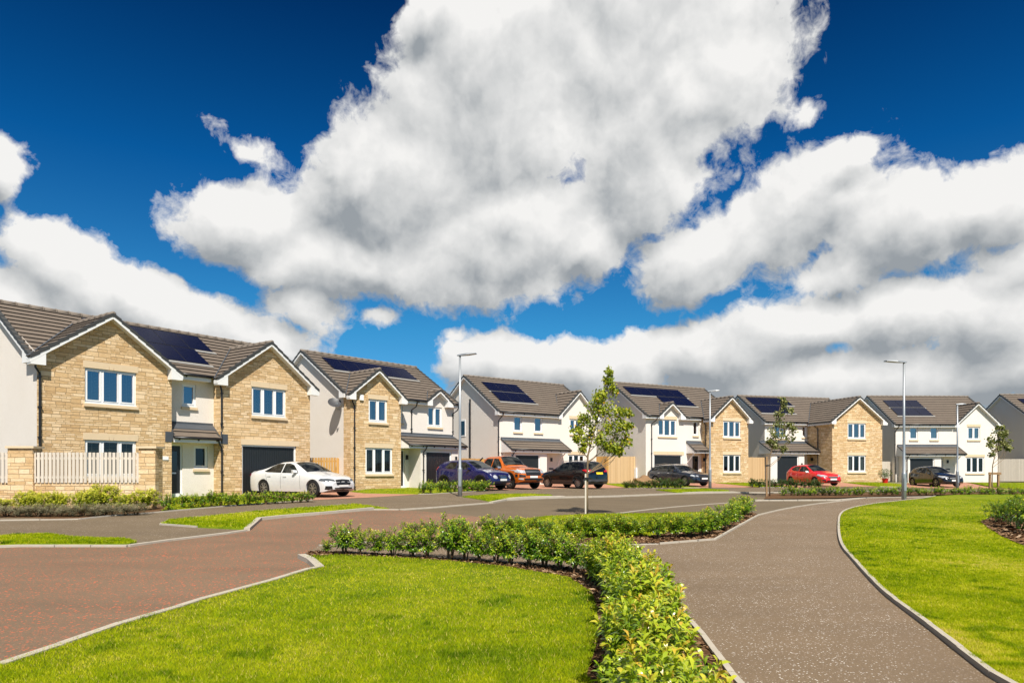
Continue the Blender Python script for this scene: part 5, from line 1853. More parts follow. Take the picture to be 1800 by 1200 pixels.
# ------------------------------------------------------------------ trees
def young_tree(name, label, px, py, crown, mat, seed, nleaf, leaf, trunk_r=0.035, branches=14, cat='tree', double=False, trunk_top=None, limb_len=1.0):
    """crown: list of (px, py, r_px) blobs giving real crown masses at the trunk's distance"""
    r = np.random.default_rng(seed)
    X, Y = P(px, py)
    g = G(X, Y) + .04
    o = empty(name, label, cat, (X, Y, g))
    sc = Y / F_PX
    pts = [np.array([(cx - px) * sc, r.uniform(-.5, .5) * cr * sc * .8, (py - cy) * sc, cr * sc]) for cx, cy, cr in crown]
    top = max(p[2] + p[3] * .7 for p in pts)
    tx = [p[0] for p in pts if p[2] > top * .8][0]
    mb = MB()
    path = [(0, 0, -.1), (.0, 0, top * .15), (.02, 0, top * .4), (tx * .5, 0, top * .68), (tx, 0, top)]
    mb.tube(path, [trunk_r * 1.15, trunk_r, trunk_r * .8, trunk_r * .5, trunk_r * .15], 8)
    trk = mb.build('trunk', M['bark'], o, smooth=True)
    br = MB()

    def trunk_at(z):
        for a, b in zip(path[:-1], path[1:]):
            if a[2] <= z <= b[2]:
                f = (z - a[2]) / (b[2] - a[2])
                return np.array([a[0] + (b[0] - a[0]) * f, 0, z])
        return np.array(path[-1])
    C, O = [], []
    for p in pts:
        z0 = max(top * .28, p[2] - abs(p[0]) * 1.1 - p[3])
        b0 = trunk_at(z0)
        e = p[:3]
        m_ = b0 * .5 + e * .5 + np.array([(e[0] - b0[0]) * .18, 0, -.10 * abs(e[2] - b0[2])])
        br.tube([b0, m_, e], [trunk_r * .42, trunk_r * .28, trunk_r * .1], 5)
        for k in range(5):
            q = unit(r.normal(size=3)) * p[3] * r.uniform(.5, 1)
            q[2] *= .9
            br.tube([b0 * .3 + e * .7, e + q * .5, e + q], [trunk_r * .14, trunk_r * .09, trunk_r * .04], 4)
            C.append(e + q); O.append(p[3])
        C.append(e); O.append(p[3])
    br.build('branches', M['bark'], o)
    C = np.array(C); O = np.array(O)
    idx = r.integers(len(C), size=nleaf)
    org = C[idx] + r.normal(size=(nleaf, 3)) * O[idx][:, None] * .27
    org[:, 2] = np.maximum(org[:, 2], top * .30)
    d = unit(r.normal(size=(nleaf, 3)) + np.array([.35, 0, .1]))
    nm = unit(r.normal(size=(nleaf, 3)) + np.array([0.1, -.4, 1.0]))
    tone = np.clip(r.normal(.58, .2, nleaf) + (O[idx] * 0), 0, 1)
    ln = r.uniform(.75, 1.2, nleaf) * leaf
    leaf_mesh('crown', org, d, nm, ln, ln * .78, tone, mat, o, droop=.18)
    return o, (X, Y, g)


crown = [(1072, 656, 9), (1070, 672, 10), (1060, 690, 14), (1052, 706, 16), (1078, 688, 9), (1046, 726, 17), (1068, 722, 16), (1092, 735, 15), (1103, 728, 8), (1022, 735, 13), (1036, 748, 16), (1062, 748, 17), (1088, 758, 16), (1104, 752, 8),
         (1014, 756, 11), (1030, 770, 14), (1056, 776, 15), (1078, 782, 15), (1098, 778, 13), (1012, 776, 7), (1068, 790, 12), (1090, 793, 9), (1024, 790, 8)]
young_tree('young_tree', 'tall young tree with windblown yellow-green crown, on the grass before the middle house', 1032, 906, crown, M['treeleaf'], 5, 4700, .080, trunk_r=.034)
stk = P(1032, 906)
o = empty('tree_stake', 'slim timber stake tied to the trunk of the tall young tree', 'stake', (stk[0] - .05, stk[1] - .03, G(*stk)))
mb = MB(); mb.box(-.022, .022, -.022, .022, -.2, 1.25); mb.build('post', M['fence3'], o)
mb = MB(); mb.box(-.04, .1, -.05, .09, 1.08, 1.14); mb.build('tie', M['gutter'], o)

crown = [(1374, 706, 7), (1378, 716, 7), (1370, 728, 8), (1388, 722, 5), (1367, 745, 9), (1382, 748, 10), (1392, 755, 8), (1356, 765, 9), (1372, 768, 10), (1388, 772, 8), (1360, 782, 7), (1378, 788, 6), (1352, 776, 5)]
young_tree('young_tree', 'thin pale young tree tied to a stake left of the red car', 1353, 873, crown, M['treeleaf2'], 8, 1150, .11, trunk_r=.03)
X, Y = P(1349, 873)
o = empty('tree_stake', 'thin weathered stake beside the pale young tree left of the red car', 'stake', (X - .06, Y - .05, G(X, Y)))
mb = MB(); mb.box(-.035, .035, -.035, .035, -.2, 1.9); mb.build('post', M['stake'], o)
mb = MB(); mb.box(-.04, .14, -.05, .03, 1.45, 1.51); mb.build('tie', M['gutter'], o)

crown = [(1760, 752, 5), (1756, 762, 8), (1768, 764, 6), (1746, 775, 8), (1760, 776, 10), (1770, 780, 8), (1740, 785, 6), (1757, 788, 7), (1771, 788, 5), (1744, 800, 4)]
young_tree('young_tree', 'small leaning young tree held by a timber frame before the last white gable', 1744, 868, crown, M['treeleaf2'], 9, 1000, .12, trunk_r=.03)
X0, Y0 = P(1740, 867); X1, Y1 = P(1751, 867)
o = empty('stake_frame', 'brown two-post timber support frame around the small tree at the right', 'tree frame', (X0, Y0, G(X0, Y0)))
for dx in (0, X1 - X0):
    mb = MB(); mb.box(dx - .045, dx + .045, -.045, .045, -.2, 1.15); mb.build('post', M['stake'], o)
mb = MB(); mb.box(-.12, X1 - X0 + .12, -.07, -.047, 1.02, 1.14); mb.build('crossbar', M['stake'], o)


# pots etc
def pot(label, px, py, h, rt, rb, mat, plant=None, ph=.6, name='plant_pot'):
    X, Y = P(px, py)
    o = empty(name, label, 'plant pot', (X, Y, G(X, Y) + .03))
    mb = MB()
    mb.tube([(0, 0, 0), (0, 0, h * .9), (0, 0, h * .9), (0, 0, h)], [rb, rt * .95, rt * 1.06, rt * 1.06], 16)
    mb.build('pot', mat, o, smooth=False)
    if plant:
        r = np.random.default_rng(3)
        n = 500
        q = unit(r.normal(size=(n, 3))) * (r.uniform(size=(n, 1)) ** .4)
        org = q * np.array([rt * 2.0, rt * 2.0, ph * .5]) + np.array([0, 0, h + ph * .5])
        ln = np.full(n, .10)
        leaf_mesh('plant', org, unit(q + r.normal(size=(n, 3)) * .5), unit(q + [0, 0, .5]), ln, ln * .4, np.clip(r.normal(.5, .2, n), 0, 1), plant, o)
    return o


pot('bright red pot with a leafy green plant by the grey-white fence', 1556, 849.5, .38, .24, .17, M['potred'], M['darkleaf'], .75)
pot('tall dark square-sided planter at the corner of the stone gable behind the slim lamp', 1254, 848, .65, .24, .17, M['potdark'], M['darkleaf'], .25)
X, Y = P(1512, 847.2)
o = empty('stone_trough', 'small brown wooden trough on the grass under the big stone gable', 'trough', (X, Y, G(X, Y) + .03), H5.rz)
mb = MB()
for k in range(3): mb.box(-.4, .4, -.16, -.13, .02 + k * .1, .11 + k * .1); mb.box(-.4, .4, .13, .16, .02 + k * .1, .11 + k * .1)
mb.box(-.42, -.39, -.15, .15, 0, .32); mb.box(.39, .42, -.15, .15, 0, .32)
mb.build('planks', M['stake'], o)
mb = MB(); mb.box(-.38, .38, -.12, .12, .02, .27); mb.build('soil', M['soil'], o)
# heap of spoil
X, Y = P(1133, 853)
bm = bmesh.new(); bmesh.ops.create_icosphere(bm, subdivisions=4, radius=1)
for v in bm.verts:
    n_ = v.co.normalized()
    k = 1 + .16 * math.sin(n_.x * 5 + 1) * math.cos(n_.y * 6) + .1 * math.sin(n_.z * 9 + n_.x * 7) + random.uniform(-.02, .02)
    v.co = Vector((n_.x * .95 * k, n_.y * .7 * k, max(-.1, n_.z * .62 * k)))
me = bpy.data.meshes.new('soil_heap'); bm.to_mesh(me); bm.free(); me.materials.append(M['mulch'])
o = bpy.data.objects.new('soil_heap', me); COL.objects.link(o); o.location = (X, Y, G(X, Y))
tag(o, 'rounded brown heap of earth and dry turf beside the dark estate car', 'soil heap')


# ------------------------------------------------------------------ cars
def wheel(parent, x, y, r, w, side, spokes=5, rim_mat=None, dark=True):
    th = MB()
    n = 28
    prof = [(-w / 2, r * .66), (-w / 2, r * .93), (-w / 2 + .025, r), (w / 2 - .025, r), (w / 2, r * .93), (w / 2, r * .66)]
    for k in range(n):
        a0, a1 = 2 * math.pi * k / n, 2 * math.pi * (k + 1) / n
        for (y0, r0), (y1, r1) in zip(prof[:-1], prof[1:]):
            th.face([(math.cos(a0) * r0, y0, math.sin(a0) * r0), (math.cos(a1) * r0, y0, math.sin(a1) * r0), (math.cos(a1) * r1, y1, math.sin(a1) * r1), (math.cos(a0) * r1, y1, math.sin(a0) * r1)])
    e = th.build('wheel', M['rubber'], parent, smooth=False)
    e.location = (x, y, r)
    rm = MB()
    o = side * (w / 2 - .02)
    for k in range(n):
        a0, a1 = 2 * math.pi * k / n, 2 * math.pi * (k + 1) / n
        for (r0, r1, ya, yb) in ((r * .60, r * .67, o + side * .012, o + side * .01),):
            rm.face([(math.cos(a0) * r0, ya, math.sin(a0) * r0), (math.cos(a1) * r0, ya, math.sin(a1) * r0), (math.cos(a1) * r1, yb, math.sin(a1) * r1), (math.cos(a0) * r1, yb, math.sin(a0) * r1)])
    for k in range(spokes):
        for dd in (-.13, .13):
            a = 2 * math.pi * k / spokes + .3
            c0 = Vector((math.cos(a + dd * 1.2) * r * .64, o, math.sin(a + dd * 1.2) * r * .64))
            c1 = Vector((math.cos(a) * r * .1, o - side * .0, math.sin(a) * r * .1))
            tdir = Vector((-math.sin(a), 0, math.cos(a)))
            rm.bar(c1 - tdir * .010, c0 - tdir * .010, tdir * .020, (0, side * .015, 0))
    rm.tube([(0, o - side * .01, 0), (0, o + side * .02, 0)], r * .13, 12)
    rm.build('rim', rim_mat or M['alloy'], e)
    dk = MB()
    dk.tube([(0, o - side * .05, 0), (0, o - side * .02, 0)], r * .665, 24)
    dk.build('brake_disc', M['blacktrim'], e)


def ipl(pts):
    xs = [p[0] for p in pts]; ys = [p[1] for p in pts]
    return lambda x: float(np.interp(x, xs, ys))


def sm_ipl(pts, k=0.06):
    f = ipl(pts)
    return lambda x: (f(x - k) + f(x) * 2 + f(x + k)) / 4


def make_car(name, label, cat, paint, spec, X, Y, heading):
    """local frame: x forward from the rear bumper, y left, z up; heading = world angle of +x; (X,Y) = centre"""
    L, W, Hh = spec['L'], spec['W'], spec['H']
    zt = sm_ipl(spec['top'], spec.get('soft', .05)); zs = sm_ipl(spec['belt'], .05)
    hw = W / 2
    plan = ipl(spec.get('plan', [(0, .72), (.06, .84), (.18, .93), (.5, .985), (1.2, 1.0), (L - 1.0, 1.0), (L - .5, .965), (L - .2, .90), (L - .06, .78), (L, .66)]))
    root = empty(name, label, cat, (X, Y, G(X, Y) + .036), heading)
    cx = L / 2
    r = spec['r']
    xf, xr = spec['xf'], spec['xr']
    zb = spec.get('zb', .22)
    st = sorted(set([0, .02, .05, .1, L - .1, L - .05, L - .02, L] + [round(x, 3) for x in np.linspace(0, L, 56)]))
    rings = []
    for x in st:
        m_ = hw * plan(x)
        t_, s_ = zt(x), min(zs(x), zt(x) - .03)
        gh = max(0, t_ - s_)
        f = min(1, gh / .30)
        ws = m_ * (.955 - .0 * f)
        wr_ = ws * (.90 - spec.get('tumble', .20) * f)
        fr = spec.get('endcut', .35)
        low = zb + (max(0, (.25 - x)) * .5 if x < .25 else 0) + (max(0, x - (L - .3)) * .35 if x > L - .3 else 0)
        sm1 = s_ - .02
        mid = max(low + .1, min(.60, s_ - .12))
        ring = [(0, t_), (wr_ * .45, t_ - .008), (wr_ * .80, t_ - .03 * (.4 + f)), (wr_ * .955, t_ - .055 * (.4 + f)), (wr_ + (ws - wr_) * .12, t_ - gh * .2 - .02),
                (ws * .985, s_ + gh * .04), (ws, sm1), (m_ * .99, s_ - .09 if s_ - .09 > mid else mid + .01), (m_, mid), (m_ * .985, max(low + .05, .36)), (m_ * .955, low), (0, low)]
        rings.append([(x - cx, y, z) for y, z in ring])
    mb = MB()
    n = len(rings[0])
    for a, b in zip(rings[:-1], rings[1:]):
        for k in range(n - 1):
            for sg in (1, -1):
                q = [a[k], b[k], b[k + 1], a[k + 1]]
                q = [(p[0], p[1] * sg, p[2]) for p in q]
                if sg < 0: q.reverse()
                mb.face(q)
    for rg, rev in ((rings[0], False), (rings[-1], True)):
        q = [(p[0], p[1], p[2]) for p in rg] + [(p[0], -p[1], p[2]) for p in rg[-2:0:-1]]
        mb.face(q if rev else q[::-1])
    bm_o = mb.build('body', paint, root, smooth=False, recalc=True)
    # cut the wheel arches
    cut = MB()
    for xx in (xf, xr):
        nn = 28
        ra = r * spec.get('arch', 1.13)
        poly = [(xx - cx + math.cos(2 * math.pi * k / nn) * ra, r + math.sin(2 * math.pi * k / nn) * ra) for k in range(nn)]
        cut.prism(poly, 1, -W, W)
    co = cut.build('cutter', paint, None, recalc=True)
    md = bm_o.modifiers.new('b', 'BOOLEAN')
    md.operation = 'DIFFERENCE'; md.solver = 'EXACT'; md.object = co
    co.matrix_world = root.matrix_world
    co.parent = root
    bpy.context.view_layer.update()
    dg = bpy.context.evaluated_depsgraph_get()
    nm_ = bpy.data.meshes.new_from_object(bm_o.evaluated_get(dg))
    bm_o.modifiers.clear()
    if len(nm_.polygons) > 100:
        bm_o.data = nm_
    bpy.data.objects.remove(co)
    me = bm_o.data
    me.polygons.foreach_set('use_smooth', [True] * len(me.polygons))
    try:
        me.set_sharp_from_angle(angle=R(32))
    except Exception:
        pass
    bm = bmesh.new(); bm.from_mesh(me)
    bvh = BVHTree.FromBMesh(bm)
    bm.free()
    # dark cabin floor behind the arches
    inn = MB(); inn.box(.25 - cx, L - .3 - cx, -hw * .72, hw * .72, zb - .02, .62); inn.build('underbody', M['blacktrim'], root)

    def decal(nm, poly, face, mat, off=.006, par=None, thick=True, step=.08):
        """poly in the plane seen from face: 'L','R' -> (x,z); 'F','B' -> (y,z); 'T' -> (x,y)"""
        b2 = bmesh.new()
        f_ = b2.faces.new([b2.verts.new((p[0], p[1], 0)) for p in poly])
        bmesh.ops.triangulate(b2, faces=b2.faces[:])
        xs = [p[0] for p in poly]; ys = [p[1] for p in poly]
        for ax, lo, hi in ((0, min(xs), max(xs)), (1, min(ys), max(ys))):
            k = math.ceil(lo / step)
            while k * step < hi:
                pc = (k * step, 0, 0) if ax == 0 else (0, k * step, 0)
                pn = (1, 0, 0) if ax == 0 else (0, 1, 0)
                bmesh.ops.bisect_plane(b2, geom=b2.verts[:] + b2.edges[:] + b2.faces[:], plane_co=pc, plane_no=pn, dist=1e-5)
                k += 1
        last = None
        for v in b2.verts:
            a, b = v.co.x, v.co.y
            if face in 'LR':
                sg = 1 if face == 'L' else -1
                o_, d_ = Vector((a - cx, sg * 3, b)), Vector((0, -sg, 0))
            elif face in 'FB':
                sg = 1 if face == 'F' else -1
                o_, d_ = Vector((sg * 6, a, b)), Vector((-sg, 0, 0))
            else:
                o_, d_ = Vector((a - cx, b, 4)), Vector((0, 0, -1))
            hit = bvh.ray_cast(o_, d_)
            if hit[0] is None:
                hit0 = bvh.find_nearest(o_ + d_ * (3 - hw if face in 'LR' else 3))
                v.co = (hit0[0] if hit0[0] else o_) - d_ * off
            else:
                nn_ = hit[1] if hit[1].dot(d_) < 0 else -hit[1]
                v.co = hit[0] - d_ * off * .5 + nn_ * off
        bmesh.ops.recalc_face_normals(b2, faces=b2.faces[:])
        m2 = bpy.data.meshes.new(nm)
        b2.to_mesh(m2); b2.free()
        m2.materials.append(mat)
        m2.polygons.foreach_set('use_smooth', [True] * len(m2.polygons))
        ob = bpy.data.objects.new(nm, m2)
        COL.objects.link(ob)
        ob.parent = par or root
        return ob
    DK = M['cabin_glass']
    for f in 'LR':
        for poly in spec['side_glass']:
            decal('side_window', poly, f, DK)
        for seam in spec.get('seams', []):
            x0, z0, x1, z1 = seam
            decal('door_seam', [(x0 - .006, z0), (x0 + .006, z0), (x1 + .006, z1), (x1 - .006, z1)], f, M['blacktrim'], .003)
        for (x0, z0) in spec.get('handles', []):
            decal('door_handle', [(x0, z0), (x0 + .2, z0), (x0 + .2, z0 + .03), (x0, z0 + .03)], f, spec.get('handle_mat', paint), .02)
        if spec.get('cladding'):
            decal('sill_trim', [(xr + r * 1.1, zb + .02), (xf - r * 1.1, zb + .02), (xf - r * 1.1, zb + .16), (xr + r * 1.1, zb + .16)], f, M['blacktrim'], .008)
            for xx in (xf, xr):
                nn = 14
                ro, ri = r * 1.13 + .075, r * 1.13 + .002
                arc = [(xx + math.cos(math.pi * (k / nn)) * ro, r + math.sin(math.pi * k / nn) * ro) for k in range(nn + 1)]
                arc2 = [(xx + math.cos(math.pi * (k / nn)) * ri, r + math.sin(math.pi * k / nn) * ri) for k in range(nn + 1)]
                for k in range(nn):
                    pass
                decal('arch_trim', arc + arc2[::-1], f, M['blacktrim'], .012, step=.05)
    decal('windscreen', spec['screen'], 'T', DK)
    if spec.get('rear_screen'): decal('rear_window', spec['rear_screen'], spec.get('rear_face', 'T'), DK)
    for (nm, poly, face, mt, off) in spec.get('decals', []):
        decal(nm, poly, face, mt, off)
        if face in 'FB' and nm in ('headlight', 'tail_light', 'fog_light', 'side_intake'):
            decal(nm, [(-a, b) for a, b in poly][::-1], face, mt, off)
    # mirrors
    mx_, mz = spec['mirror']
    for sg in (1, -1):
        m_ = MB()
        y = sg * (hw * .93)
        m_.hexa([(mx_ - cx - .05, y, mz), (mx_ - cx + .10, y, mz + .01), (mx_ - cx + .06, y + sg * .17, mz + .02), (mx_ - cx - .06, y + sg * .17, mz + .01),
                 (mx_ - cx - .05, y, mz + .10), (mx_ - cx + .06, y, mz + .11), (mx_ - cx + .02, y + sg * .18, mz + .13), (mx_ - cx - .06, y + sg * .18, mz + .13)])
        m_.build('wing_mirror', spec.get('mirror_mat', paint), root, recalc=True)
    for xx in (xf, xr):
        for sg in (1, -1):
            wheel(root, xx - cx, sg * (hw * spec.get('track', .86)), r, .21, sg, spec.get('spokes', 5), spec.get('rim_mat'))
    if spec.get('rails'):
        a, b, z_ = spec['rails']
        for sg in (1, -1):
            m_ = MB(); yy = sg * hw * .64
            m_.tube([(a - cx, yy, zt(a) - .03), (a - cx + .1, yy, zt(a + .1) + .03), ((a + b) / 2 - cx, yy, zt((a + b) / 2) + .035), (b - cx - .1, yy, zt(b - .1) + .03), (b - cx, yy, zt(b) - .03)], .014, 6)
            m_.build('roof_rail', M['steel'], root)
    if spec.get('extra'): spec['extra'](root, cx, hw, zt, decal)
    return root


def paint(name, col, rough=0.25, metal=0.0, flake=0.0):
    m, t, b = mat_new(name)
    b.inputs['Base Color'].default_value = col + (1,)
    obj = t.node('ShaderNodeTexCoord').outputs['Object']
    n = t.noise(obj, 3.0, 3)
    t.put(b.inputs['Base Color'], t.mix(n, tuple(c * .93 for c in col), tuple(min(1, c * 1.07) for c in col)))
    b.inputs['Roughness'].default_value = rough
    b.inputs['Metallic'].default_value = metal
    b.inputs['Coat Weight'].default_value = 1.0
    b.inputs['Coat Roughness'].default_value = 0.03
    return m


def cabin_glass():
    m, t, b = mat_new('tinted_car_glass')
    obj = t.node('ShaderNodeTexCoord').outputs['Object']
    n = t.noise(t.vmath('MULTIPLY', obj, (2.2, 1.0, 3.2)), 1.6, 3, 0.5)
    t.put(b.inputs['Base Color'], t.mix(t.mr(n, .42, .6), (0.005, 0.006, 0.006), (0.028, 0.030, 0.027)))
    b.inputs['Roughness'].default_value = 0.03
    b.inputs['Specular IOR Level'].default_value = 0.35
    return m


M['cabin_glass'] = cabin_glass()
P_WHITE = paint('white_paint', (0.60, 0.60, 0.60), .25)
P_BLUE = paint('blue_violet_paint', (0.010, 0.009, 0.075), .25, .2)
P_ORANGE = paint('orange_paint', (0.62, 0.135, 0.008), .3, .25)
P_BLACK = paint('black_paint', (0.006, 0.0055, 0.0055), .2)
P_GREY = paint('dark_blue_grey_paint', (0.022, 0.028, 0.042), .25, .3)
P_RED = paint('red_paint', (0.60, 0.008, 0.008), .3)
P_BLACK2 = paint('black_hatch_paint', (0.008, 0.008, 0.008), .2)

# white saloon ---------------------------------------------------------------
spec = dict(L=4.70, W=1.83, H=1.44, r=.335, xf=3.90, xr=1.05, zb=.20, arch=1.10,
            top=[(0, .78), (.06, .95), (.14, 1.055), (.55, 1.10), (.75, 1.13), (1.35, 1.345), (1.8, 1.435), (2.25, 1.445), (2.7, 1.40), (3.0, 1.28), (3.42, 1.02), (3.6, .985), (4.1, .90), (4.4, .82), (4.58, .74), (4.66, .66), (4.70, .58)],
            belt=[(0, .72), (.1, .92), (.6, .97), (1.2, .945), (3.3, .90), (3.7, .86), (4.3, .76), (4.70, .50)],
            side_glass=[[(1.02, 1.02), (1.22, .985), (2.06, .965), (2.06, 1.33), (1.70, 1.33), (1.36, 1.22)], [(2.12, .96), (3.06, .945), (2.86, 1.10), (2.62, 1.28), (2.35, 1.34), (2.12, 1.335)]],
            screen=[(2.62, -.56), (2.58, 0), (2.62, .56), (3.40, .70), (3.46, 0), (3.40, -.70)],
            rear_screen=[(.72, -.56), (.70, 0), (.72, .56), (1.36, .50), (1.40, 0), (1.36, -.50)],
            seams=[(2.09, .30, 2.09, .93), (1.30, .60, 1.18, .93), (3.22, .30, 3.18, .88)], handles=[(1.32, .82), (2.24, .80)],
            mirror=(2.92, .95), spokes=7,
            decals=[('headlight', [(.42, .62), (.78, .66), (.84, .72), (.70, .735), (.44, .69)], 'F', M['darklamp'], .01),
                    ('grille', [(-.36, .48), (.36, .48), (.40, .56), (.38, .68), (.05, .70), (-.05, .70), (-.38, .68), (-.40, .56)], 'F', M['blacktrim'], .008),
                    ('lower_intake', [(-.42, .25), (.42, .25), (.50, .37), (-.50, .37)], 'F', M['blacktrim'], .008),
                    ('side_intake', [(.58, .27), (.80, .30), (.80, .44), (.62, .44)], 'F', M['blacktrim'], .008),
                    ('number_plate', [(-.26, .40), (.26, .40), (.26, .48), (-.26, .48)], 'F', M['plate_w'], .02),
                    ('tail_light', [(.42, .84), (.80, .82), (.82, .92), (.44, .93)], 'B', M['tail'], .01),
                    ('tail_light', [(0.02, .80), (.22, .84), (.24, .92), (.04, .90)], 'R', M['tail'], .01),
                    ('headlight', [(4.22, .66), (4.58, .60), (4.56, .68), (4.30, .735)], 'R', M['darklamp'], .01)])


def pose(pxf, pxr, Zf, wb, far=True):
    """world ground positions of near front/rear wheels from their picture columns"""
    qf, qr = (pxf - CX_PX) / F_PX, (pxr - CX_PX) / F_PX
    xf_ = qf * Zf
    a = 1 + qr * qr; b = -2 * (qr * xf_ + Zf); c = xf_ ** 2 + Zf ** 2 - wb ** 2
    disc = math.sqrt(max(0, b * b - 4 * a * c))
    Z = (-b + (disc if far else -disc)) / (2 * a)
    return (xf_, Zf), (qr * Z, Z)


def car_from_wheels(pxf, pxr, Zf, spec, side, far=True):
    wb = spec['xf'] - spec['xr']
    f, r_ = pose(pxf, pxr, Zf, wb, far)
    d = Vector((f[0] - r_[0], f[1] - r_[1])).normalized()
    nrm = Vector((-d.y, d.x))           # left of travel
    mid = (Vector(f) + Vector(r_)) / 2
    off = ((spec['xf'] + spec['xr']) / 2 - spec['L'] / 2)
    c = mid - d * off + nrm * (-side) * spec['W'] / 2 * .9 * 1.0
    return c.x, c.y, math.atan2(d.y, d.x)


x, y, hd = car_from_wheels(551.5, 465.5, 27.6, spec, -1)
make_car('parked_car', 'white saloon car on the red drive in front of the nearest garage', 'car', P_WHITE, spec, x, y, hd)

# blue crossover -------------------------------------------------------------
spec = dict(L=4.14, W=1.77, H=1.57, r=.335, xf=3.32, xr=.79, zb=.26, arch=1.14, cladding=True, tumble=.17,
            top=[(0, .85), (.05, 1.15), (.22, 1.38), (.55, 1.52), (1.1, 1.565), (1.9, 1.565), (2.3, 1.50), (2.6, 1.36), (3.05, 1.10), (3.35, 1.05), (3.75, .98), (3.98, .88), (4.08, .76), (4.14, .62)],
            belt=[(0, .80), (.1, 1.05), (.5, 1.08), (1.3, 1.04), (3.0, .99), (3.5, .94), (3.9, .84), (4.14, .55)],
            side_glass=[[(.80, 1.16), (1.0, 1.09), (1.60, 1.07), (1.60, 1.43), (1.05, 1.43)], [(1.66, 1.065), (2.72, 1.04), (2.40, 1.30), (2.12, 1.43), (1.66, 1.435)]],
            screen=[(2.22, -.55), (2.18, 0), (2.22, .55), (3.0, .70), (3.06, 0), (3.0, -.70)],
            rear_screen=[(-.5, 1.12), (.5, 1.12), (.44, 1.40), (-.44, 1.40)], rear_face='B',
            seams=[(1.63, .40, 1.63, 1.0), (2.82, .40, 2.78, .98), (1.02, .75, .92, 1.05)], handles=[(1.78, .90)],
            mirror=(2.58, 1.02), spokes=6,
            decals=[('headlight', [(.46, .60), (.56, .57), (.66, .60), (.68, .70), (.60, .76), (.50, .74), (.44, .68)], 'F', M['lampglass'], .015),
                    ('grille', [(-.38, .58), (.38, .58), (.34, .74), (-.34, .74)], 'F', M['blacktrim'], .008),
                    ('emblem_bar', [(-.30, .76), (-.22, .60), (.22, .60), (.30, .76), (.24, .76), (.18, .64), (-.18, .64), (-.24, .76)], 'F', M['steel'], .016),
                    ('lower_intake', [(-.62, .30), (.62, .30), (.66, .46), (-.66, .46)], 'F', M['blacktrim'], .008),
                    ('number_plate', [(-.26, .47), (.26, .47), (.26, .57), (-.26, .57)], 'F', M['plate_w'], .025),
                    ('headlight', [(3.38, 1.0), (3.80, .87), (3.86, .92), (3.55, 1.02)], 'R', M['lampglass'], .012),
                    ('tail_light', [(.04, .95), (.18, 1.0), (.30, 1.18), (.20, 1.20), (.06, 1.08)], 'R', M['tail'], .012)])
x, y, hd = car_from_wheels(845, 782, 35.2, spec, -1)
make_car('parked_car', 'dark blue crossover car with round headlights behind the low hedge of the second house', 'car', P_BLUE, spec, x, y, hd)


# orange pickup --------------------------------------------------------------
def bed(root, cx, hw, zt, decal):
    m_ = MB(); m_.box(.12 - cx, 1.45 - cx, -hw * .80, hw * .80, 1.10, 1.165); m_.build('bed_cover', M['blacktrim'], root)
    m_ = MB()
    for sg in (1, -1):
        m_.tube([(.6 - cx, sg * hw * .78, 1.1), (1.15 - cx, sg * hw * .72, 1.48), (1.5 - cx, sg * hw * .68, 1.72)], .04, 8)
    m_.build('sports_bar', M['blacktrim'], root)


spec = dict(L=5.36, W=1.88, H=1.82, r=.395, xf=4.42, xr=1.20, zb=.34, arch=1.14, cladding=True, tumble=.19, extra=bed, soft=.04,
            top=[(0, 1.08), (.05, 1.12), (1.45, 1.14), (1.55, 1.20), (1.72, 1.72), (2.0, 1.81), (3.0, 1.82), (3.25, 1.76), (3.85, 1.28), (4.0, 1.22), (4.9, 1.15), (5.18, 1.08), (5.28, .98), (5.36, .80)],
            belt=[(0, 1.04), (1.5, 1.08), (3.8, 1.08), (4.9, 1.02), (5.2, .96), (5.36, .72)],
            side_glass=[[(1.92, 1.14), (2.62, 1.12), (2.62, 1.66), (2.05, 1.66), (1.86, 1.5)], [(2.70, 1.12), (3.66, 1.12), (3.42, 1.38), (3.12, 1.64), (2.70, 1.67)]],
            screen=[(3.16, -.58), (3.13, 0), (3.16, .58), (3.78, .72), (3.84, 0), (3.78, -.72)],
            seams=[(2.66, .5, 2.66, 1.08), (1.78, .8, 1.74, 1.1), (3.84, .5, 3.8, 1.08)], handles=[(1.9, 1.0), (2.82, .98)],
            mirror=(3.5, 1.10), mirror_mat=M['steel'], spokes=6,
            decals=[('headlight', [(.52, .84), (.86, .86), (.90, 1.02), (.52, 1.0)], 'F', M['lampglass'], .015),
                    ('grille', [(-.50, .74), (.50, .74), (.50, 1.02), (.44, 1.06), (-.44, 1.06), (-.50, 1.02)], 'F', M['blacktrim'], .012),
                    ('grille_bar', [(-.46, .90), (.46, .90), (.46, .94), (-.46, .94)], 'F', M['steel'], .02),
                    ('lower_intake', [(-.60, .42), (.60, .42), (.62, .58), (-.62, .58)], 'F', M['blacktrim'], .012),
                    ('side_intake', [(.54, .64), (.92, .64), (.92, .80), (.54, .74)], 'F', M['blacktrim'], .012),
                    ('fog_light', [(.66, .50), (.84, .52), (.84, .60), (.66, .58)], 'F', M['lampglass'], .02),
                    ('number_plate', [(-.26, .60), (.26, .60), (.26, .71), (-.26, .71)], 'F', M['plate_w'], .03),
                    ('headlight', [(4.86, .92), (5.22, .86), (5.20, 1.0), (4.95, 1.06)], 'R', M['lampglass'], .015)])
hd = math.atan2(-.80, .60)
Zf = 37.3
fw = Vector(((897 - 900) / F_PX * Zf, Zf))
d = Vector((math.cos(hd), math.sin(hd)))
c = fw - d * (spec['xf'] - spec['L'] / 2) + Vector((-d.y, d.x)) * spec['W'] / 2 * .9
make_car('pickup_truck', 'bright orange double-cab pickup facing the road behind the blue car', 'pickup truck', P_ORANGE, spec, c.x, c.y, hd)

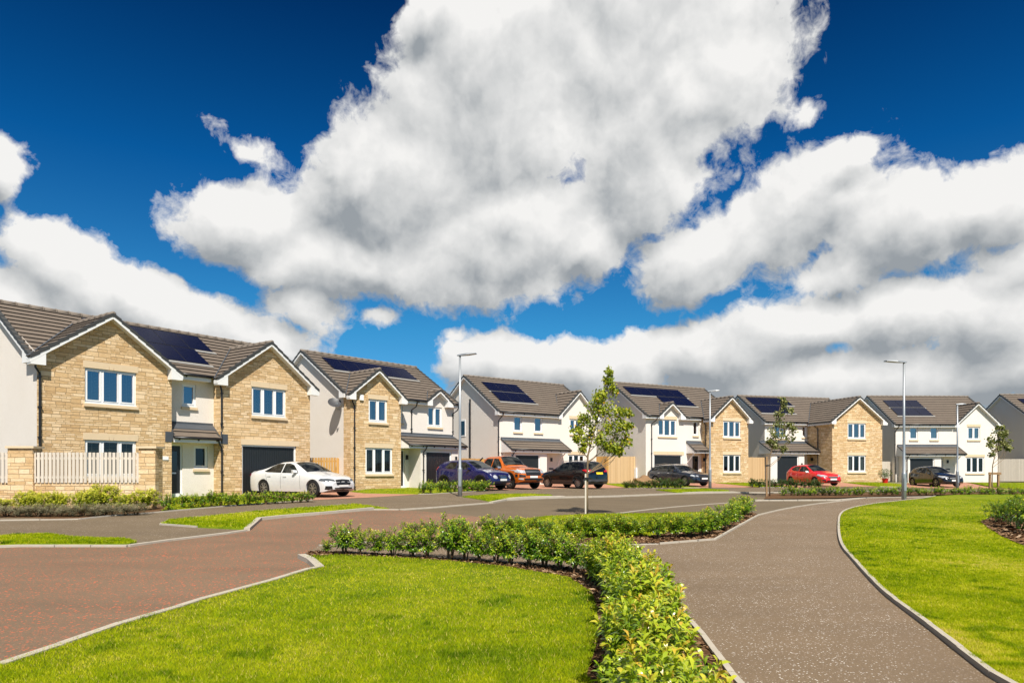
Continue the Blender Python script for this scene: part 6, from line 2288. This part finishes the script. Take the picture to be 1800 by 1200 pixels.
# black SUV seen from behind ---------------------------------------------------
spec = dict(L=4.38, W=1.81, H=1.59, r=.345, xf=3.50, xr=.85, zb=.24, arch=1.12, cladding=True, tumble=.19, rails=(.9, 2.5, 1.6),
            top=[(0, .74), (.03, .98), (.12, 1.12), (.30, 1.38), (.50, 1.54), (1.0, 1.585), (1.9, 1.585), (2.4, 1.52), (2.75, 1.36), (3.2, 1.08), (3.6, 1.02), (4.05, .92), (4.25, .80), (4.38, .62)],
            belt=[(0, .70), (.1, .98), (.5, 1.08), (1.2, 1.02), (3.1, .95), (3.7, .90), (4.1, .80), (4.38, .55)],
            side_glass=[[(.72, 1.24), (.98, 1.09), (1.75, 1.03), (1.75, 1.44), (1.1, 1.44)], [(1.81, 1.025), (2.86, .985), (2.50, 1.29), (2.25, 1.43), (1.81, 1.445)]],
            screen=[(2.36, -.55), (2.32, 0), (2.36, .55), (3.1, .70), (3.16, 0), (3.1, -.70)],
            rear_screen=[(-.58, 1.14), (.58, 1.14), (.48, 1.47), (-.48, 1.47)], rear_face='B',
            seams=[(1.78, .40, 1.78, .98), (2.95, .40, 2.92, .94), (1.15, .7, 1.0, 1.03)], handles=[(1.95, .86), (1.0, .9)],
            mirror=(2.75, .97), spokes=10, rim_mat=M['alloy'],
            decals=[('tail_light', [(.40, .94), (.84, .92), (.88, 1.06), (.60, 1.06), (.42, 1.0)], 'B', M['tail'], .012),
                    ('tail_light', [(.03, .96), (.42, .99), (.52, 1.06), (.20, 1.08), (.05, 1.06)], 'L', M['tail'], .012),
                    ('number_plate', [(-.26, .80), (.26, .80), (.26, .91), (-.26, .91)], 'B', M['plate_y'], .025),
                    ('rear_bumper', [(-.86, .28), (.86, .28), (.88, .52), (-.88, .52)], 'B', M['potdark'], .008)])
x, y, hd = car_from_wheels(962.8, 1017, 41.6, spec, 1, far=False)
make_car('parked_car', 'black sport utility car seen from behind, with a yellow number plate', 'car', P_BLACK, spec, x, y, hd)

# dark estate --------------------------------------------------------------
spec = dict(L=4.70, W=1.84, H=1.46, r=.335, xf=3.85, xr=1.02, zb=.21, arch=1.10, tumble=.20, rails=(.6, 2.6, 1.5),
            top=[(0, .74), (.04, .96), (.16, 1.06), (.45, 1.32), (.70, 1.40), (1.3, 1.445), (2.2, 1.455), (2.7, 1.38), (3.0, 1.24), (3.38, 1.01), (3.6, .97), (4.2, .87), (4.5, .77), (4.64, .68), (4.70, .58)],
            belt=[(0, .70), (.1, .92), (.6, .96), (3.3, .90), (3.7, .86), (4.3, .76), (4.70, .50)],
            side_glass=[[(.52, 1.08), (.66, 1.0), (1.16, .985), (1.16, 1.32), (.80, 1.31)], [(1.22, .985), (2.06, .965), (2.06, 1.34), (1.22, 1.33)], [(2.12, .96), (3.06, .945), (2.86, 1.10), (2.60, 1.28), (2.35, 1.35), (2.12, 1.345)]],
            screen=[(2.60, -.56), (2.56, 0), (2.60, .56), (3.36, .70), (3.42, 0), (3.36, -.70)],
            rear_screen=[(-.55, 1.06), (.55, 1.06), (.48, 1.32), (-.48, 1.32)], rear_face='B',
            seams=[(2.09, .30, 2.09, .93), (1.30, .60, 1.18, .93), (3.22, .30, 3.18, .88)], handles=[(1.32, .84), (2.24, .82)], handle_mat=M['steel'],
            mirror=(2.90, .95), spokes=8,
            decals=[('headlight', [(.46, .60), (.80, .64), (.84, .71), (.48, .69)], 'F', M['lampglass'], .012),
                    ('grille', [(-.34, .36), (.34, .36), (.42, .58), (.38, .70), (-.38, .70), (-.42, .58)], 'F', M['blacktrim'], .01),
                    ('side_intake', [(.50, .28), (.80, .32), (.80, .44), (.54, .42)], 'F', M['blacktrim'], .01),
                    ('number_plate', [(-.26, .44), (.26, .44), (.26, .55), (-.26, .55)], 'F', M['plate_w'], .03),
                    ('headlight', [(4.28, .68), (4.60, .61), (4.58, .69), (4.34, .74)], 'R', M['lampglass'], .012)])
x, y, hd = car_from_wheels(1205, 1153, 45.4, spec, -1)
make_car('parked_car', 'dark blue-grey estate car with silver window trim left of the slim street lamp', 'car', P_GREY, spec, x, y, hd)

# red three door hatch -------------------------------------------------------
hatch = dict(L=4.0, W=1.74, H=1.48, r=.31, xf=3.18, xr=.67, zb=.20, arch=1.12, tumble=.19,
             top=[(0, .70), (.03, .92), (.12, 1.04), (.30, 1.28), (.52, 1.40), (1.0, 1.47), (1.7, 1.48), (2.1, 1.43), (2.45, 1.28), (2.95, 1.0), (3.2, .95), (3.6, .85), (3.85, .74), (3.95, .64), (4.0, .52)],
             belt=[(0, .68), (.1, .96), (.5, 1.04), (1.2, .98), (2.8, .88), (3.4, .80), (3.8, .68), (4.0, .46)],
             side_glass=[[(.66, 1.16), (.86, 1.05), (1.50, 1.0), (1.50, 1.35), (.95, 1.34)], [(1.56, .995), (2.62, .935), (2.30, 1.18), (2.02, 1.34), (1.56, 1.355)]],
             screen=[(2.06, -.54), (2.02, 0), (2.06, .54), (2.88, .68), (2.94, 0), (2.88, -.68)],
             rear_screen=[(-.52, 1.06), (.52, 1.06), (.44, 1.34), (-.44, 1.34)], rear_face='B',
             seams=[(1.50, .32, 1.42, .95), (2.76, .32, 2.72, .86)], handles=[(1.6, .82)],
             mirror=(2.44, .90), spokes=5,
             decals=[('headlight', [(.42, .60), (.74, .66), (.78, .74), (.62, .75), (.44, .68)], 'F', M['lampglass'], .012),
                     ('grille', [(-.40, .54), (.40, .54), (.34, .64), (-.34, .64)], 'F', M['blacktrim'], .01),
                     ('grille_bar', [(-.36, .59), (.36, .59), (.34, .625), (-.34, .625)], 'F', M['steel'], .02),
                     ('lower_intake', [(-.46, .26), (.46, .26), (.50, .38), (-.50, .38)], 'F', M['blacktrim'], .01),
                     ('number_plate', [(-.26, .40), (.26, .40), (.26, .51), (-.26, .51)], 'F', M['plate_w'], .028),
                     ('headlight', [(3.40, .72), (3.84, .60), (3.80, .70), (3.46, .80)], 'R', M['lampglass'], .012),
                     ('side_intake', [(.56, .32), (.76, .36), (.74, .44), (.58, .42)], 'F', M['blacktrim'], .01)])
spec = dict(hatch); spec['mirror_mat'] = M['upvc']
x, y, hd = car_from_wheels(1433, 1391, 47.6, spec, -1)
make_car('parked_car', 'bright red hatchback with white mirrors behind the low dark hedge', 'car', P_RED, spec, x, y, hd)
spec = dict(hatch); spec['top'] = [(a, b * (1.0 if b < .9 else 1.0)) for a, b in hatch['top']]
x, y, hd = car_from_wheels(1646, 1605, 49.6, spec, -1)
make_car('parked_car', 'shiny black five-door hatchback on the drive of the last white house beside a lamp', 'car', P_BLACK2, spec, x, y, hd)


# ------------------------------------------------------------------ grass blades on the near lawns
def inside(poly, x, y):
    res = np.zeros(len(x), bool)
    n = len(poly)
    for i in range(n):
        x0, y0 = poly[i]; x1, y1 = poly[(i + 1) % n]
        c = ((y0 > y) != (y1 > y))
        with np.errstate(divide='ignore', invalid='ignore'):
            xi = (x1 - x0) * (y - y0) / (y1 - y0 + 1e-12) + x0
        res ^= c & (x < xi)
    return res


def grass(polys, excl, n, label, ymin, ymax, seed, off=.07, hmul=1.0):
    r = np.random.default_rng(seed)
    xs, ys = [], []
    tot = 0
    while tot < n:
        m_ = 400000
        # picture-uniform density in depth: more blades nearer
        u = r.uniform(size=m_)
        y = 1 / (1 / ymax + (1 / ymin - 1 / ymax) * u ** 1.0)
        x = r.uniform(-.80, .80, size=m_) * y
        ok = np.zeros(m_, bool)
        for p in polys: ok |= inside(p, x, y)
        for p in excl: ok &= ~inside(p, x, y)
        xs.append(x[ok]); ys.append(y[ok]); tot += ok.sum()
    x = np.concatenate(xs)[:n]; y = np.concatenate(ys)[:n]
    z = gz(x, y) + off - .004
    # patchy tone and length from value noise
    def vn(sc, sd_):
        rr = np.random.default_rng(sd_)
        tb = rr.uniform(-1, 1, size=(256, 256))
        fx, fy = x * sc + 100, y * sc + 100
        ix, iy = np.floor(fx).astype(int), np.floor(fy).astype(int)
        ux, uy = fx - ix, fy - iy
        ux, uy = ux * ux * (3 - 2 * ux), uy * uy * (3 - 2 * uy)
        g_ = lambda i, j: tb[(ix + i) % 256, (iy + j) % 256]
        return (g_(0, 0) * (1 - ux) + g_(1, 0) * ux) * (1 - uy) + (g_(0, 1) * (1 - ux) + g_(1, 1) * ux) * uy
    pt = vn(.55, 1) * .7 + vn(1.3, 2) * .55 + vn(2.9, 3) * .4
    fine_ = vn(7, 4) + vn(15, 5) * .8
    dark = np.clip((vn(3.7, 6) + vn(9, 7) * .5 - .62) * 3, 0, 1)
    tone = np.clip(.50 + pt * .27 + fine_ * .12 - dark * .35 + r.normal(size=n) * .13, 0, 1)
    tone[r.uniform(size=n) < .04] = r.uniform(.9, 1.0)
    h = (.019 + .010 * np.clip(.5 - pt, 0, 1) + dark * .012 + r.uniform(-.006, .010, n)) * hmul
    w = .0024 * np.clip(y / 4.0, 1.0, 4.0)
    a = r.uniform(0, 2 * np.pi, n)
    la = r.uniform(0, 2 * np.pi, n)
    ln = h * r.uniform(.25, 1.1, n)
    base = np.stack([x, y, z], 1)
    sd = np.stack([np.cos(a) * w, np.sin(a) * w, np.zeros(n)], 1)
    tip = base + np.stack([np.cos(la) * ln, np.sin(la) * ln, h], 1)
    v = np.stack([base - sd, base + sd, tip], 1).reshape(-1, 3)
    me = bpy.data.meshes.new('grass')
    me.vertices.add(3 * n); me.vertices.foreach_set('co', v.ravel())
    me.loops.add(3 * n); me.loops.foreach_set('vertex_index', np.arange(3 * n, dtype=np.int32))
    me.polygons.add(n); me.polygons.foreach_set('loop_start', (np.arange(n) * 3).astype(np.int32))
    at = me.attributes.new('tone', 'FLOAT', 'POINT')
    at.data.foreach_set('value', np.repeat(tone, 3).astype(np.float32))
    me.materials.append(M['blade'])
    me.update(calc_edges=True)
    o = bpy.data.objects.new('grass', me)
    COL.objects.link(o)
    tag(o, label, 'grass', None, 'stuff')


mul = PP(MULCH)
grass([lawnA], [], 260000, 'short bright green mown grass of the front lawn', 2.9, 13.5, 1)
grass([lawnR], [mul], 230000, 'short yellow-green mown grass of the lawn right of the footpath', 3.6, 30.0, 2)
grass([PP(LAWN_B)], [], 40000, 'short bright grass around the tall young tree', 13, 24, 3)
for i, (pl, of) in enumerate(ISLANDS):
    ymx = max(p[1] for p in pl); ymn = min(p[1] for p in pl)
    cxs = [p[0] for p in pl]
    vis = [p for p in pl if abs(p[0]) < .8 * p[1]]
    if len(vis) < 3: continue
    n_ = 14000 if i < 2 else 6000
    grass([pl], [], n_, 'short grass of the small lawn patches by the road and houses', max(3, ymn), ymx + .1, 20 + i, off=of, hmul=1.5)


def chips(poly, n, off, seed, label, size=.035):
    r = np.random.default_rng(seed)
    xs = np.array([p[0] for p in poly]); ys = np.array([p[1] for p in poly])
    x = r.uniform(xs.min(), xs.max(), n * 12); y = r.uniform(max(2.5, ys.min()), ys.max(), n * 12)
    k = inside(poly, x, y)
    x, y = x[k][:n], y[k][:n]
    m_ = len(x)
    z = gz(x, y) + off + r.uniform(.003, .018, m_)
    a = r.uniform(0, 6.28, m_); t_ = r.normal(size=m_) * .5
    L_ = size * r.uniform(.5, 1.4, m_); w_ = L_ * r.uniform(.25, .5, m_)
    d = np.stack([np.cos(a), np.sin(a), t_ * .4], 1) * L_[:, None]
    e = np.stack([-np.sin(a), np.cos(a), r.normal(size=m_) * .4], 1) * w_[:, None]
    c = np.stack([x, y, z], 1)
    v = np.stack([c - d - e, c + d - e, c + d + e, c - d + e], 1).reshape(-1, 3)
    me = bpy.data.meshes.new('bark_chips')
    me.from_pydata(v.tolist(), [], (np.arange(m_ * 4).reshape(-1, 4)).tolist())
    at = me.attributes.new('tone', 'FLOAT', 'POINT')
    at.data.foreach_set('value', np.repeat(r.uniform(0, 1, m_), 4).astype(np.float32))
    me.materials.append(M['chip'])
    o = bpy.data.objects.new('bark_chips', me)
    COL.objects.link(o)
    tag(o, label, 'bark chips', None, 'stuff')


M['chip'] = mat_blade('bark_chip', [(0.0, (0.05, 0.025, 0.012)), (0.5, (0.13, 0.07, 0.035)), (0.9, (0.26, 0.155, 0.085)), (1.0, (0.40, 0.29, 0.19))], rough=.9, spec=.1, transl=0.0)
chips(mul, 5000, .085, 5, 'reddish brown bark chips spread around the bush at the right edge', .05)
bedA = PP([(530, 984), (545, 973)]) + PP(NARROW_N[::-1])[1:] + PP([(1200, 1050), (1190, 1076), (1236, 1130), (1285, 1200)]) + [(1.5, 4.0), (1.45, 2), (0.5, 2), (0.62, 4)] + PP([(1030, 1200), (1050, 1140), (1050, 1080), (1040, 1050), (1000, 1022), (892, 1003), (800, 993), (700, 986), (600, 981)])
chips(bedA, 7000, .05, 6, 'dark brown bark chips under the near hedge', .028)
chips(PP([(1060, 963), (1158, 960), (1257, 952), (1300, 927), (1333, 908), (1322, 903), (1240, 925), (1150, 945), (1000, 951), (850, 950), (850, 956)]), 4000, .052, 7, 'dark brown bark chips under the second hedge row', .035)
print('objects', len(bpy.data.objects))
